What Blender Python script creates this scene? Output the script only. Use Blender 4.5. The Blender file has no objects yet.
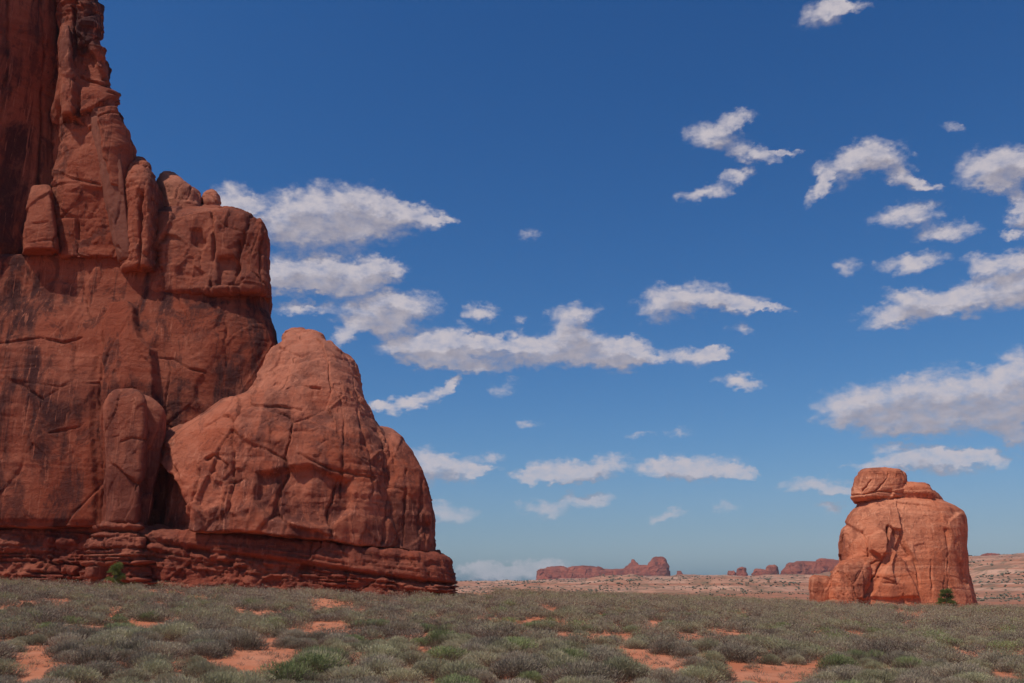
import bpy, math, random
import numpy as np
from mathutils import Vector

random.seed(7)
RNG = np.random.default_rng(11)
R = math.radians
SC = bpy.context.scene
C = SC.collection

# ------------------------------------------------------------------ camera
CAM_Z = 2.4
W, H, FPX = 1024, 683, 887.0
PITCH = math.atan((583 - H / 2) / FPX)
cam_d = bpy.data.cameras.new("camera")
cam_d.sensor_width = 36.0
cam_d.lens = 36.0 * FPX / W
cam_d.clip_start = 0.1
cam_d.clip_end = 60000
cam = bpy.data.objects.new("camera", cam_d)
cam.location = (0, 0, CAM_Z)
cam.rotation_euler = (R(90) + PITCH, 0, 0)
C.objects.link(cam)
SC.camera = cam
SC.render.resolution_x, SC.render.resolution_y = W, H

# ------------------------------------------------------------------ light
SUN_DIR = Vector((-0.42, -0.34, 0.85)).normalized()      # towards the sun: high, left, a little behind
sun_d = bpy.data.lights.new("sun", 'SUN')
sun_d.energy = 3.7
sun_d.angle = R(0.53)
sun_d.color = (1.0, 0.955, 0.89)
sun = bpy.data.objects.new("sun", sun_d)
sun.rotation_euler = SUN_DIR.to_track_quat('Z', 'Y').to_euler()
sun.location = (-50, -40, 90)
C.objects.link(sun)
SUN_EL = math.asin(SUN_DIR.z)
SUN_AZ = math.atan2(SUN_DIR.x, SUN_DIR.y)

SC.view_settings.view_transform = 'Standard'
SC.view_settings.look = 'None'
SC.view_settings.exposure = -0.25
SC.view_settings.gamma = 1.0
SC.view_settings.use_curve_mapping = False
SC.cycles.use_denoising = True
SC.cycles.max_bounces = 5
SC.cycles.diffuse_bounces = 3
SC.cycles.transparent_max_bounces = 6
SC.cycles.volume_bounces = 0
SC.cycles.use_adaptive_sampling = True
SC.cycles.adaptive_threshold = 0.012


# ------------------------------------------------------------------ pixels <-> directions
def ray(px, py):
    a = (np.asarray(px, float) - W / 2) / FPX
    b = (H / 2 - np.asarray(py, float)) / FPX
    cp, sp = math.cos(PITCH), math.sin(PITCH)
    return a, cp - b * sp, sp + b * cp           # x, y, z


def P(px, py, Y):
    x, y, z = ray(px, py)
    s = Y / y
    return x * s, z * s + CAM_Z


def project(x, y, z):
    cp, sp = math.cos(PITCH), math.sin(PITCH)
    zz = z - CAM_Z
    f = y * cp + zz * sp
    u = -y * sp + zz * cp
    return W / 2 + FPX * x / f, H / 2 - FPX * u / f


# ------------------------------------------------------------------ node helper
class NT:
    def __init__(self, tree):
        self.t = tree
        self.n = tree.nodes
        self.l = tree.links

    def new(self, typ, **kw):
        nd = self.n.new(typ)
        for k, v in kw.items():
            setattr(nd, k, v)
        return nd

    def put(self, sock, v):
        if hasattr(v, 'is_output') or isinstance(v, bpy.types.NodeSocket):
            self.l.new(v, sock)
        elif v is not None:
            sock.default_value = v

    def m(self, op, a, b=None, c=None, clamp=False):
        nd = self.new('ShaderNodeMath', operation=op, use_clamp=clamp)
        self.put(nd.inputs[0], a)
        if b is not None: self.put(nd.inputs[1], b)
        if c is not None: self.put(nd.inputs[2], c)
        return nd.outputs[0]

    def v(self, op, a, b=None, c=None):
        nd = self.new('ShaderNodeVectorMath', operation=op)
        self.put(nd.inputs[0], a)
        if b is not None: self.put(nd.inputs[1], b)
        if c is not None: self.put(nd.inputs[2], c)
        return nd.outputs['Value'] if op in ('DOT_PRODUCT', 'LENGTH') else nd.outputs[0]

    def comb(self, x, y, z):
        nd = self.new('ShaderNodeCombineXYZ')
        for s, q in zip(nd.inputs, (x, y, z)): self.put(s, q)
        return nd.outputs[0]

    def sep(self, a):
        nd = self.new('ShaderNodeSeparateXYZ')
        self.put(nd.inputs[0], a)
        return nd.outputs

    def noise(self, vec, scale, detail=4, rough=0.5, dist=0.0, color=False):
        nd = self.new('ShaderNodeTexNoise')
        self.put(nd.inputs['Vector'], vec)
        nd.inputs['Scale'].default_value = scale
        nd.inputs['Detail'].default_value = detail
        nd.inputs['Roughness'].default_value = rough
        nd.inputs['Distortion'].default_value = dist
        return nd.outputs['Color'] if color else nd.outputs[0]

    def ss(self, x, lo, hi, a=0.0, b=1.0):
        nd = self.new('ShaderNodeMapRange', interpolation_type='SMOOTHSTEP')
        self.put(nd.inputs['Value'], x)
        nd.inputs['From Min'].default_value = lo
        nd.inputs['From Max'].default_value = hi
        nd.inputs['To Min'].default_value = a
        nd.inputs['To Max'].default_value = b
        return nd.outputs['Result']

    def mix(self, f, a, b, mode='MIX'):
        nd = self.new('ShaderNodeMix', data_type='RGBA', blend_type=mode)
        self.put(nd.inputs['Factor'], f)
        self.put(nd.inputs['A'] if False else nd.inputs[6], a if not isinstance(a, tuple) else (*a, 1))
        self.put(nd.inputs[7], b if not isinstance(b, tuple) else (*b, 1))
        return nd.outputs[2]


# ------------------------------------------------------------------ world: Nishita sky and fair-weather clouds
# clouds: ellipses (px, py, rx, ry, tilt degrees) turned into directions (azimuth, elevation)
CLOUDS = [
    (230, 199, 24, 18, 0), (250, 205, 14, 9, 0),
    (290, 216, 42, 27, 0), (338, 208, 52, 27, 0), (375, 214, 48, 22, 8), (330, 232, 66, 19, 0), (412, 214, 44, 12, 8), (442, 219, 16, 5, 8),
    (296, 272, 50, 24, 0), (345, 273, 54, 21, 0), (385, 269, 26, 13, 5), (330, 284, 50, 8, 0), (270, 280, 30, 14, 0),
    (300, 308, 30, 8, 0), (372, 309, 46, 19, 0), (405, 307, 38, 17, 0), (346, 336, 22, 10, -30), (382, 326, 30, 10, 0),
    (420, 345, 44, 19, 0), (458, 350, 40, 19, 0), (484, 341, 20, 10, 0), (436, 362, 42, 8, 0),
    (535, 356, 50, 16, 0), (520, 342, 32, 10, 0), (585, 348, 46, 18, 0), (570, 333, 26, 10, 0), (615, 360, 42, 12, 0), (645, 356, 24, 10, 0),
    (690, 355, 32, 11, 0), (716, 352, 18, 8, 0),
    (573, 315, 27, 13, -10), (481, 313, 20, 9, 0), (521, 322, 6, 4, 0),
    (662, 303, 28, 19, -15), (697, 298, 42, 16, 0), (738, 303, 36, 10, 4), (770, 308, 20, 4, 6), (742, 328, 9, 5, 0),
    (744, 381, 24, 8, 0), (505, 386, 11, 7, -20), (533, 237, 8, 4, 0),
    (402, 403, 22, 8, -8), (430, 397, 26, 9, -18), (454, 386, 16, 7, -38), (378, 405, 16, 6, -10),
    (422, 467, 32, 20, 0), (455, 468, 32, 14, 4), (482, 470, 16, 5, -10), (492, 457, 12, 4, -8),
    (443, 511, 24, 11, 8), (466, 516, 12, 5, -20),
    (524, 475, 20, 7, 0), (556, 471, 32, 12, -6), (600, 467, 36, 12, -6), (575, 478, 34, 6, 0),
    (694, 468, 54, 14, 0), (672, 470, 34, 11, 0), (735, 472, 22, 6, 0),
    (545, 509, 27, 9, 0), (588, 498, 34, 8, -3), (666, 517, 18, 5, -18), (724, 509, 10, 4, 0),
    (812, 485, 36, 10, 0), (842, 490, 24, 6, 0), (833, 507, 16, 5, 0),
    (716, 138, 32, 17, 10), (738, 120, 20, 10, -10), (758, 156, 26, 10, 5), (738, 176, 18, 9, -10), (706, 193, 26, 8, -8),
    (850, 164, 36, 18, -20), (880, 156, 30, 20, 0), (903, 180, 20, 13, 20), (925, 186, 20, 6, 5), (818, 190, 22, 8, -55),
    (985, 168, 32, 21, -10), (1015, 160, 32, 19, 0), (998, 184, 30, 10, -5), (1050, 165, 40, 20, 0),
    (908, 215, 38, 13, -10), (948, 232, 36, 11, -5), (912, 262, 38, 10, -8), (846, 267, 12, 7, 0),
    (1022, 206, 16, 20, 0), (1015, 236, 16, 7, 0), (1055, 215, 36, 22, 0),
    (895, 314, 40, 12, -8), (905, 296, 24, 10, 0), (938, 306, 38, 16, -5), (976, 298, 38, 18, -10), (1012, 286, 36, 24, -10), (985, 264, 24, 12, 0), (1020, 260, 20, 10, 0), (1060, 290, 50, 25, 0),
    (845, 405, 36, 20, -15), (895, 400, 46, 24, 0), (945, 394, 50, 28, 0), (1000, 396, 52, 28, 0), (1016, 368, 26, 19, -20), (880, 424, 50, 14, 0), (945, 424, 62, 14, 0), (1010, 418, 50, 14, 0), (1070, 395, 60, 35, 0),
    (1008, 436, 24, 9, 0), (1050, 440, 40, 12, 0),
    (915, 455, 48, 13, 0), (945, 462, 60, 13, 0), (985, 457, 36, 9, 0), (872, 468, 28, 7, 0),
    (824, 11, 28, 16, -20), (845, 4, 26, 8, 0),
    (480, 566, 26, 6, 0), (540, 566, 34, 7, 0), (505, 574, 55, 9, 0), (560, 572, 30, 6, 0),
    (462, 336, 18, 12, 0), (470, 366, 30, 8, 0), (628, 345, 22, 8, 0), (400, 345, 20, 9, 0), (955, 128, 10, 4, 0), (786, 152, 16, 4, 0), (530, 425, 8, 4, 0), (680, 433, 12, 4, 0), (640, 436, 10, 3, 0),
    # more of the same field beyond the frame
    (1130, 210, 60, 25, 0), (1180, 400, 70, 25, 0), (1150, 470, 60, 14, 0), (-60, 480, 50, 14, 0), (-120, 250, 60, 25, 0),
    (700, -80, 60, 26, 0), (350, -120, 50, 20, 0), (1000, -60, 60, 24, 0),
]


def azel(px, py):
    x, y, z = ray(px, py)
    return math.degrees(math.atan2(x, y)), math.degrees(math.atan2(z, math.hypot(x, y)))


def build_world():
    w = bpy.data.worlds.new("World")

    w.use_nodes = True
    t = NT(w.node_tree)
    t.n.clear()
    out = t.new('ShaderNodeOutputWorld')
    sky = t.new('ShaderNodeTexSky')
    tc = t.new('ShaderNodeTexCoord')
    x, y, z = t.sep(tc.outputs['Generated'])
    sky.sky_type = 'NISHITA'
    sky.sun_disc = False
    sky.sun_elevation = SUN_EL
    sky.sun_rotation = SUN_AZ
    sky.altitude = 0
    sky.air_density = 1.0
    sky.dust_density = 1.0
    sky.ozone_density = 1.0
    STR = 0.085
    # deep blue of a polarised sky: a response curve for each channel
    E = STR * 2 ** -0.25
    sr, sg, sb = t.sep(sky.outputs[0])
    skyc = t.comb(t.m('MULTIPLY', t.m('POWER', t.m('MULTIPLY', sr, E), 1.72), 1.52 / E),
                  t.m('MULTIPLY', t.m('POWER', t.m('MULTIPLY', sg, E), 1.22), 1.16 / E),
                  t.m('MULTIPLY', sb, 1.3))
    # the band just over the horizon is as bright as the sky above it
    skyc = t.v('SCALE', skyc)
    t.put(skyc.node.inputs['Scale'], t.ss(z, 0.005, 0.065, 1.17, 1.0))
    bg = t.new('ShaderNodeBackground')
    bg.inputs['Strength'].default_value = STR
    t.l.new(skyc, bg.inputs['Color'])

    az = t.m('MULTIPLY', t.m('ARCTAN2', x, y), 57.29578)
    el = t.m('MULTIPLY', t.m('ARCTAN2', z, t.m('SQRT', t.m('ADD', t.m('MULTIPLY', x, x), t.m('MULTIPLY', y, y)))), 57.29578)
    p0 = t.comb(az, el, 0.0)
    # perspective of a cloud deck: features get finer towards the horizon
    ps = t.comb(t.m('MULTIPLY', az, 0.8), t.m('MULTIPLY', el, 1.25), 0.0)
    n1 = t.noise(ps, 0.62, 6, 0.62, color=True)
    warp = t.v('SUBTRACT', n1, (0.5, 0.5, 0.5))
    warp = t.v('MULTIPLY', warp, (2.5, 1.6, 0.0))
    nf = t.v('SUBTRACT', t.noise(ps, 2.2, 4, 0.55, color=True), (0.5, 0.5, 0.5))
    warp = t.v('ADD', warp, t.v('MULTIPLY', nf, (1.0, 0.8, 0.0)))
    n2 = t.noise(ps, 1.25, 6, 0.60)
    n3 = t.noise(t.v('ADD', ps, (-0.25, 0.55, 3.0)), 1.1, 5, 0.6)
    n4 = t.noise(ps, 0.9, 6, 0.6, 0.3)
    p1 = t.v('MULTIPLY', t.v('ADD', p0, warp), (1, 1, 0))
    p2 = t.v('ADD', p1, (-0.35, 0.95, 0))

    blobs = []
    for (cx, cy, rx, ry, tilt) in CLOUDS:
        a0, e0 = azel(cx, cy)
        th = R(tilt)
        c_, s_ = math.cos(th), math.sin(th)
        k = 1.22
        a1, e1 = azel(cx + rx * c_, cy + rx * s_)         # end of the long axis
        a2, e2 = azel(cx + ry * s_, cy - ry * c_)         # end of the short axis
        ra, rb = math.hypot(a1 - a0, e1 - e0) * k, math.hypot(a2 - a0, e2 - e0) * k
        blobs.append((a0, e0, ra * (1.5 if rx < 14 else 1), rb * (1.5 if rx < 14 else 1), math.atan2(e1 - e0, a1 - a0), 0.55 if rx < 14 else 1.0))

    def field(pv, bl):
        acc = None
        for (a0, e0, ra, rb, ang, wgt) in bl:
            mp = t.new('ShaderNodeMapping', vector_type='TEXTURE')
            t.l.new(pv, mp.inputs['Vector'])
            mp.inputs['Location'].default_value = (a0, e0, 0)
            mp.inputs['Rotation'].default_value = (0, 0, ang)
            mp.inputs['Scale'].default_value = (ra, rb, 1)
            gr = t.new('ShaderNodeTexGradient', gradient_type='SPHERICAL')
            t.l.new(mp.outputs[0], gr.inputs['Vector'])
            g_ = gr.outputs['Fac'] if wgt == 1.0 else t.m('MULTIPLY', gr.outputs['Fac'], wgt)
            acc = g_ if acc is None else t.m('ADD', acc, g_)
        return t.m('MULTIPLY', acc, 1.9)

    def tile_shader(bl):
        if not bl:
            return bg.outputs[0]
        f1 = field(p1, bl)
        f2 = field(p2, bl)
        dens = t.m('ADD', t.m('MINIMUM', f1, 1.5), t.m('MULTIPLY_ADD', n2, 2.5, -1.25))
        inside = t.ss(f1, 0.0, 0.45)
        alpha = t.m('MULTIPLY', t.ss(dens, 0.0, 1.95), inside)
        alpha = t.m('MULTIPLY', alpha, 0.97)
        # lit from above and the left: a point with more cloud between it and the sun is darker
        under = t.m('SUBTRACT', t.m('MINIMUM', f2, 1.6), t.m('MULTIPLY', t.m('MINIMUM', f1, 1.6), 0.55))
        shade = t.m('ADD', t.m('MULTIPLY_ADD', under, 0.95, 0.06), t.m('MULTIPLY_ADD', n4, 1.5, -0.72), clamp=True)
        colr = t.mix(shade, (0.68, 0.625, 0.665), (0.39, 0.365, 0.43))
        # far clouds near the horizon are seen through more air
        far = t.ss(el, 1.0, 9.0, 0.45, 0.0)
        alpha = t.m('MULTIPLY', alpha, t.m('SUBTRACT', 1.0, far))
        cb = t.new('ShaderNodeBackground')
        t.l.new(colr, cb.inputs['Color'])
        cb.inputs['Strength'].default_value = 1.0
        mx = t.new('ShaderNodeMixShader')
        t.l.new(alpha, mx.inputs[0])
        t.l.new(bg.outputs[0], mx.inputs[1])
        t.l.new(cb.outputs[0], mx.inputs[2])
        return mx.outputs[0]

    def pick(cond, a, b):                     # cond 1 -> b
        mx = t.new('ShaderNodeMixShader')
        t.l.new(cond, mx.inputs[0])
        t.l.new(a, mx.inputs[1])
        t.l.new(b, mx.inputs[2])
        return mx.outputs[0]

    def split(bl, a0, a1, e0, e1):
        """halve the sky until few clouds are left in a piece: a ray then works out only its own piece"""
        mine = [b for b in bl if a0 - b[2] - 1.4 < b[0] < a1 + b[2] + 1.4 and e0 - max(b[3], b[2] * abs(math.sin(b[4]))) - 1.5 < b[1] < e1 + max(b[3], b[2] * abs(math.sin(b[4]))) + 1.5]
        if len(mine) <= 44 or (a1 - a0 < 14):
            return tile_shader(mine)
        if (a1 - a0) > 1.6 * (e1 - e0):
            md = float(np.clip(np.median([b[0] for b in mine]), a0 + 3, a1 - 3))
            return pick(t.m('GREATER_THAN', az, md), split(mine, a0, md, e0, e1), split(mine, md, a1, e0, e1))
        md = float(np.clip(np.median([b[1] for b in mine]), e0 + 3, e1 - 3))
        return pick(t.m('GREATER_THAN', el, md), split(mine, a0, a1, e0, md), split(mine, a0, a1, md, e1))
    res = split(blobs, -45.0, 45.0, -1.5, 49.0)
    print('world nodes', len(t.n))
    ok = t.m('MULTIPLY', t.m('LESS_THAN', t.m('ABSOLUTE', az), 45.0), t.m('MULTIPLY', t.m('GREATER_THAN', el, -1.5), t.m('LESS_THAN', el, 49.0)))
    res = pick(ok, bg.outputs[0], res)
    t.l.new(res, out.inputs['Surface'])
    SC.world = w
    w.cycles.sampling_method = 'MANUAL'
    w.cycles.sample_map_resolution = 512


build_world()

# ------------------------------------------------------------------ numpy noise
_perm = np.arange(256)
np.random.default_rng(5).shuffle(_perm)
_perm = np.concatenate([_perm, _perm, _perm]).astype(np.int32)
_g = np.random.default_rng(6).normal(size=(256, 3))
_g = (_g / np.linalg.norm(_g, axis=1)[:, None]).astype(np.float32)


def perlin(x, y, z):
    x = np.asarray(x, np.float32); y = np.asarray(y, np.float32); z = np.asarray(z, np.float32)
    x, y, z = np.broadcast_arrays(x, y, z)
    xi = np.floor(x).astype(np.int32); yi = np.floor(y).astype(np.int32); zi = np.floor(z).astype(np.int32)
    xf = x - xi; yf = y - yi; zf = z - zi
    u = xf * xf * xf * (xf * (xf * 6 - 15) + 10)
    v = yf * yf * yf * (yf * (yf * 6 - 15) + 10)
    w = zf * zf * zf * (zf * (zf * 6 - 15) + 10)
    xi &= 255; yi &= 255; zi &= 255

    def gd(dx, dy, dz):
        h = _perm[_perm[_perm[(xi + dx) & 255] + ((yi + dy) & 255)] + ((zi + dz) & 255)]
        g = _g[h]
        return g[..., 0] * (xf - dx) + g[..., 1] * (yf - dy) + g[..., 2] * (zf - dz)
    a = gd(0, 0, 0) * (1 - u) + gd(1, 0, 0) * u
    b = gd(0, 1, 0) * (1 - u) + gd(1, 1, 0) * u
    c = gd(0, 0, 1) * (1 - u) + gd(1, 0, 1) * u
    d = gd(0, 1, 1) * (1 - u) + gd(1, 1, 1) * u
    return ((a * (1 - v) + b * v) * (1 - w) + (c * (1 - v) + d * v) * w) * 1.6


def fbm(x, y, z, octv=4, rough=0.5):
    s = 0; a = 1.0; f = 1.0
    for _ in range(octv):
        s = s + a * perlin(x * f + 17.3 * _, y * f, z * f)
        a *= rough; f *= 2.03
    return s


def ridged(x, y, z, octv=4):
    s = 0; a = 1.0; f = 1.0
    for _ in range(octv):
        s = s + a * (1 - np.abs(perlin(x * f + 5.1 * _, y * f, z * f)) * 2)
        a *= 0.5; f *= 2.1
    return s


def cells(x, y, z, seed=0, full=False):
    """F2-F1 and a random value of the nearest cell."""
    x, y, z = [np.asarray(q, np.float32) for q in np.broadcast_arrays(x, y, z)]
    xi = np.floor(x).astype(np.int32); yi = np.floor(y).astype(np.int32); zi = np.floor(z).astype(np.int32)
    f1 = np.full(x.shape, 9.0, np.float32); f2 = f1.copy(); idv = np.zeros(x.shape, np.float32); ox = np.zeros(x.shape, np.float32); oz = ox.copy()
    for dx in (-1, 0, 1):
        for dy in (-1, 0, 1):
            for dz in (-1, 0, 1):
                cx, cy, cz = xi + dx, yi + dy, zi + dz
                h = _perm[_perm[_perm[(cx + seed) & 255] + (cy & 255)] + (cz & 255)]
                g = _g[h]
                px = cx + 0.5 + 0.7 * g[..., 0]; py = cy + 0.5 + 0.7 * g[..., 1]; pz = cz + 0.5 + 0.7 * g[..., 2]
                d = np.sqrt((px - x) ** 2 + (py - y) ** 2 + (pz - z) ** 2)
                near = d < f1
                f2 = np.where(near, f1, np.minimum(f2, d))
                idv = np.where(near, h / 255.0, idv)
                if full:
                    ox = np.where(near, x - px, ox); oz = np.where(near, z - pz, oz)
                f1 = np.where(near, d, f1)
    return (f2 - f1, idv, ox, oz) if full else (f2 - f1, idv)


def sstep(a, b, x):
    t = np.clip((x - a) / (b - a), 0, 1)
    return t * t * (3 - 2 * t)


# ------------------------------------------------------------------ object helpers
def tag(o, label=None, cat=None, group=None, kind=None):
    if label: o['label'] = label
    if cat: o['category'] = cat
    if group: o['group'] = group
    if kind: o['kind'] = kind
    return o


def empty(name, loc, label, cat, group=None):
    o = bpy.data.objects.new(name, None)
    o.location = loc
    o.empty_display_size = 0.5
    C.objects.link(o)
    return tag(o, label, cat, group)


def mesh_np(name, verts, quads, mat, parent=None, smooth=True, tris=False, attrs=None):
    me = bpy.data.meshes.new(name)
    verts = np.asarray(verts, np.float32)
    if parent is not None:
        verts = verts - np.array(parent.location, np.float32)
    k = 3 if tris else 4
    n, m = len(verts), len(quads)
    me.vertices.add(n); me.vertices.foreach_set('co', verts.ravel())
    me.loops.add(m * k); me.loops.foreach_set('vertex_index', np.asarray(quads, np.int32).ravel())
    me.polygons.add(m)
    me.polygons.foreach_set('loop_start', np.arange(0, m * k, k, dtype=np.int32))
    me.polygons.foreach_set('loop_total', np.full(m, k, np.int32))
    me.polygons.foreach_set('use_smooth', np.full(m, smooth))
    me.update(calc_edges=True)
    if attrs:
        for an, av in attrs.items():
            at = me.attributes.new(an, 'FLOAT', 'POINT')
            at.data.foreach_set('value', np.asarray(av, np.float32))
    me.materials.append(mat)
    o = bpy.data.objects.new(name, me)
    C.objects.link(o)
    if parent is not None:
        o.parent = parent
    return o


# ------------------------------------------------------------------ materials
def rock_material(name, base, pale, dark, varnish=0.5, pale_amt=0.4, scale=1.0, strata=0.5, slope=0.0, bump=1.0, ledgy=0.0, pale_lit_top=None):
    m = bpy.data.materials.new(name); m.use_nodes = True
    t = NT(m.node_tree)
    b = t.n['Principled BSDF']
    b.inputs['Roughness'].default_value = 0.92
    b.inputs['Specular IOR Level'].default_value = 0.15
    g = t.new('ShaderNodeNewGeometry').outputs['Position']
    g = t.v('SCALE', g); g.node.inputs['Scale'].default_value = 1.0 / scale
    x, y, z = t.sep(g)
    zz = t.m('MULTIPLY_ADD', x, slope, z)
    big = t.noise(g, 0.07, 5, 0.6)
    mid = t.noise(g, 0.35, 6, 0.65)
    fine = t.noise(g, 2.2, 5, 0.7)
    # bedding: thin bands, wavy
    sv = t.comb(t.m('MULTIPLY', x, 0.05), t.m('MULTIPLY', y, 0.05), t.m('MULTIPLY', zz, 1.0))
    band = t.noise(sv, 0.55, 6, 0.7, 0.3)
    # varnish: long streaks hanging down a face
    vv = t.comb(x, y, t.m('MULTIPLY', z, 0.13))
    streak = t.noise(vv, 0.42, 6, 0.66, 0.4)
    vv2 = t.comb(x, y, t.m('MULTIPLY', z, 0.05))
    drip = t.noise(vv2, 1.7, 4, 0.6)
    patch = t.noise(t.comb(x, y, t.m('MULTIPLY', z, 0.5)), 0.11, 6, 0.62, 0.8)
    col = t.mix(t.ss(big, 0.36, 0.66), base, tuple(0.5 * (p_ + q_) for p_, q_ in zip(base, pale)))
    col = t.mix(t.m('MULTIPLY', t.ss(band, 0.48, 0.66), pale_amt), col, pale)
    col = t.mix(t.m('MULTIPLY', t.ss(band, 0.50, 0.34), strata), col, tuple(c * 0.62 for c in base))
    vm = t.m('MULTIPLY', t.ss(patch, 0.45, 0.55), t.m('MULTIPLY_ADD', t.ss(streak, 0.42, 0.56), 0.72, 0.28))
    col = t.mix(t.m('MULTIPLY', vm, varnish), col, dark)
    col = t.mix(t.m('MULTIPLY', t.ss(drip, 0.60, 0.72), varnish * 0.55), col, dark)
    col = t.mix(t.m('MULTIPLY', t.ss(drip, 0.36, 0.28), 0.30 * pale_amt * 2), col, pale)
    # small dark pits and lichen
    col = t.mix(t.m('MULTIPLY', t.ss(fine, 0.60, 0.74), 0.35), col, tuple(c * 0.5 for c in base))
    col = t.mix(t.m('MULTIPLY', t.ss(mid, 0.56, 0.70), 0.40 * pale_amt * 2), col, pale)
    scab = t.noise(t.comb(t.m('MULTIPLY', x, 1.0), y, t.m('MULTIPLY', z, 0.6)), 0.30, 8, 0.72, 1.2)
    col = t.mix(t.m('MULTIPLY', t.ss(scab, 0.52, 0.60), varnish * 0.6), col, dark)
    col = t.mix(t.m('MULTIPLY', t.ss(scab, 0.45, 0.38), 0.5 * pale_amt), col, pale)
    hair = t.noise(t.comb(t.m('MULTIPLY', x, 2.2), t.m('MULTIPLY', y, 2.2), t.m('MULTIPLY', z, 0.10)), 1.0, 4, 0.6)
    col = t.mix(t.m('MULTIPLY', t.m('MULTIPLY', t.ss(hair, 0.60, 0.66), t.ss(big, 0.38, 0.54)), 0.7), col, pale)
    if pale_lit_top:                                  # paler stone up high, also painting in the sunlit top; lower edge uneven
        bl = t.ss(t.m('ADD', z, t.m('MULTIPLY', t.m('SUBTRACT', big, 0.5), 16.0)), pale_lit_top[0], pale_lit_top[1])
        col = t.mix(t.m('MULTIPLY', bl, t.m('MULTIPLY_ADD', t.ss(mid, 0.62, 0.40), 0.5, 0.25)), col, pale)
    t.l.new(col, b.inputs['Base Color'])
    bh = t.m('ADD', t.m('MULTIPLY', fine, 0.35), t.m('MULTIPLY', t.noise(g, 7.0, 4, 0.7), 0.15))
    bh = t.m('ADD', bh, t.m('MULTIPLY', t.noise(t.comb(t.m('MULTIPLY', x, 0.25), t.m('MULTIPLY', y, 0.25), zz), 2.0, 5, 0.65), 0.12 + ledgy))
    bh = t.m('ADD', bh, t.m('MULTIPLY', mid, 0.6))
    bp = t.new('ShaderNodeBump')
    bp.inputs['Strength'].default_value = 1.0 * bump
    bp.inputs['Distance'].default_value = 0.6 * scale
    t.l.new(bh, bp.inputs['Height'])
    t.l.new(bp.outputs[0], b.inputs['Normal'])
    return m


# 
ROCK = rock_material('cliff_sandstone', (0.265, 0.060, 0.028), (0.40, 0.135, 0.075), (0.070, 0.023, 0.018), 1.0, 0.30, 1.0, 0.22, 0.03)
DOME = rock_material('buttress_sandstone', (0.37, 0.088, 0.040), (0.54, 0.20, 0.115), (0.11, 0.033, 0.024), 0.85, 0.40, 1.0, 0.3, 0.03, pale_lit_top=(13.0, 34.0))
SLAB = rock_material('slab_sandstone', (0.30, 0.075, 0.037), (0.44, 0.16, 0.09), (0.10, 0.033, 0.025), 0.6, 0.35, 1.0, 0.3)
LEDGE = rock_material('ledge_mudstone', (0.28, 0.062, 0.032), (0.40, 0.14, 0.08), (0.10, 0.032, 0.024), 0.5, 0.3, 0.8, 0.6, 0.05, 1.2, 0.3)
SMALL = rock_material('pale_red_sandstone', (0.56, 0.155, 0.068), (0.78, 0.33, 0.18), (0.26, 0.075, 0.042), 0.7, 0.5, 0.8, 0.3)
FARM = rock_material('far_sandstone', (0.30, 0.068, 0.034), (0.42, 0.14, 0.08), (0.10, 0.035, 0.025), 0.6, 0.4, 6.0, 0.7)


# ------------------------------------------------------------------ rock builder
def poly_dist(px, py, pts):
    d = np.full(px.shape, 1e9)
    for (x0, y0), (x1, y1) in zip(pts[:-1], pts[1:]):
        dx, dy = x1 - x0, y1 - y0
        t = np.clip(((px - x0) * dx + (py - y0) * dy) / (dx * dx + dy * dy + 1e-9), 0, 1)
        d = np.minimum(d, np.hypot(px - x0 - t * dx, py - y0 - t * dy))
    return d


def inside_poly(px, py, pts):
    r = np.zeros(px.shape, bool)
    n = len(pts)
    for i in range(n):
        x0, y0 = pts[i]; x1, y1 = pts[(i + 1) % n]
        c = ((y0 > py) != (y1 > py)) & (px < (x1 - x0) * (py - y0) / (y1 - y0 + 1e-9) + x0)
        r ^= c
    return r


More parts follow.
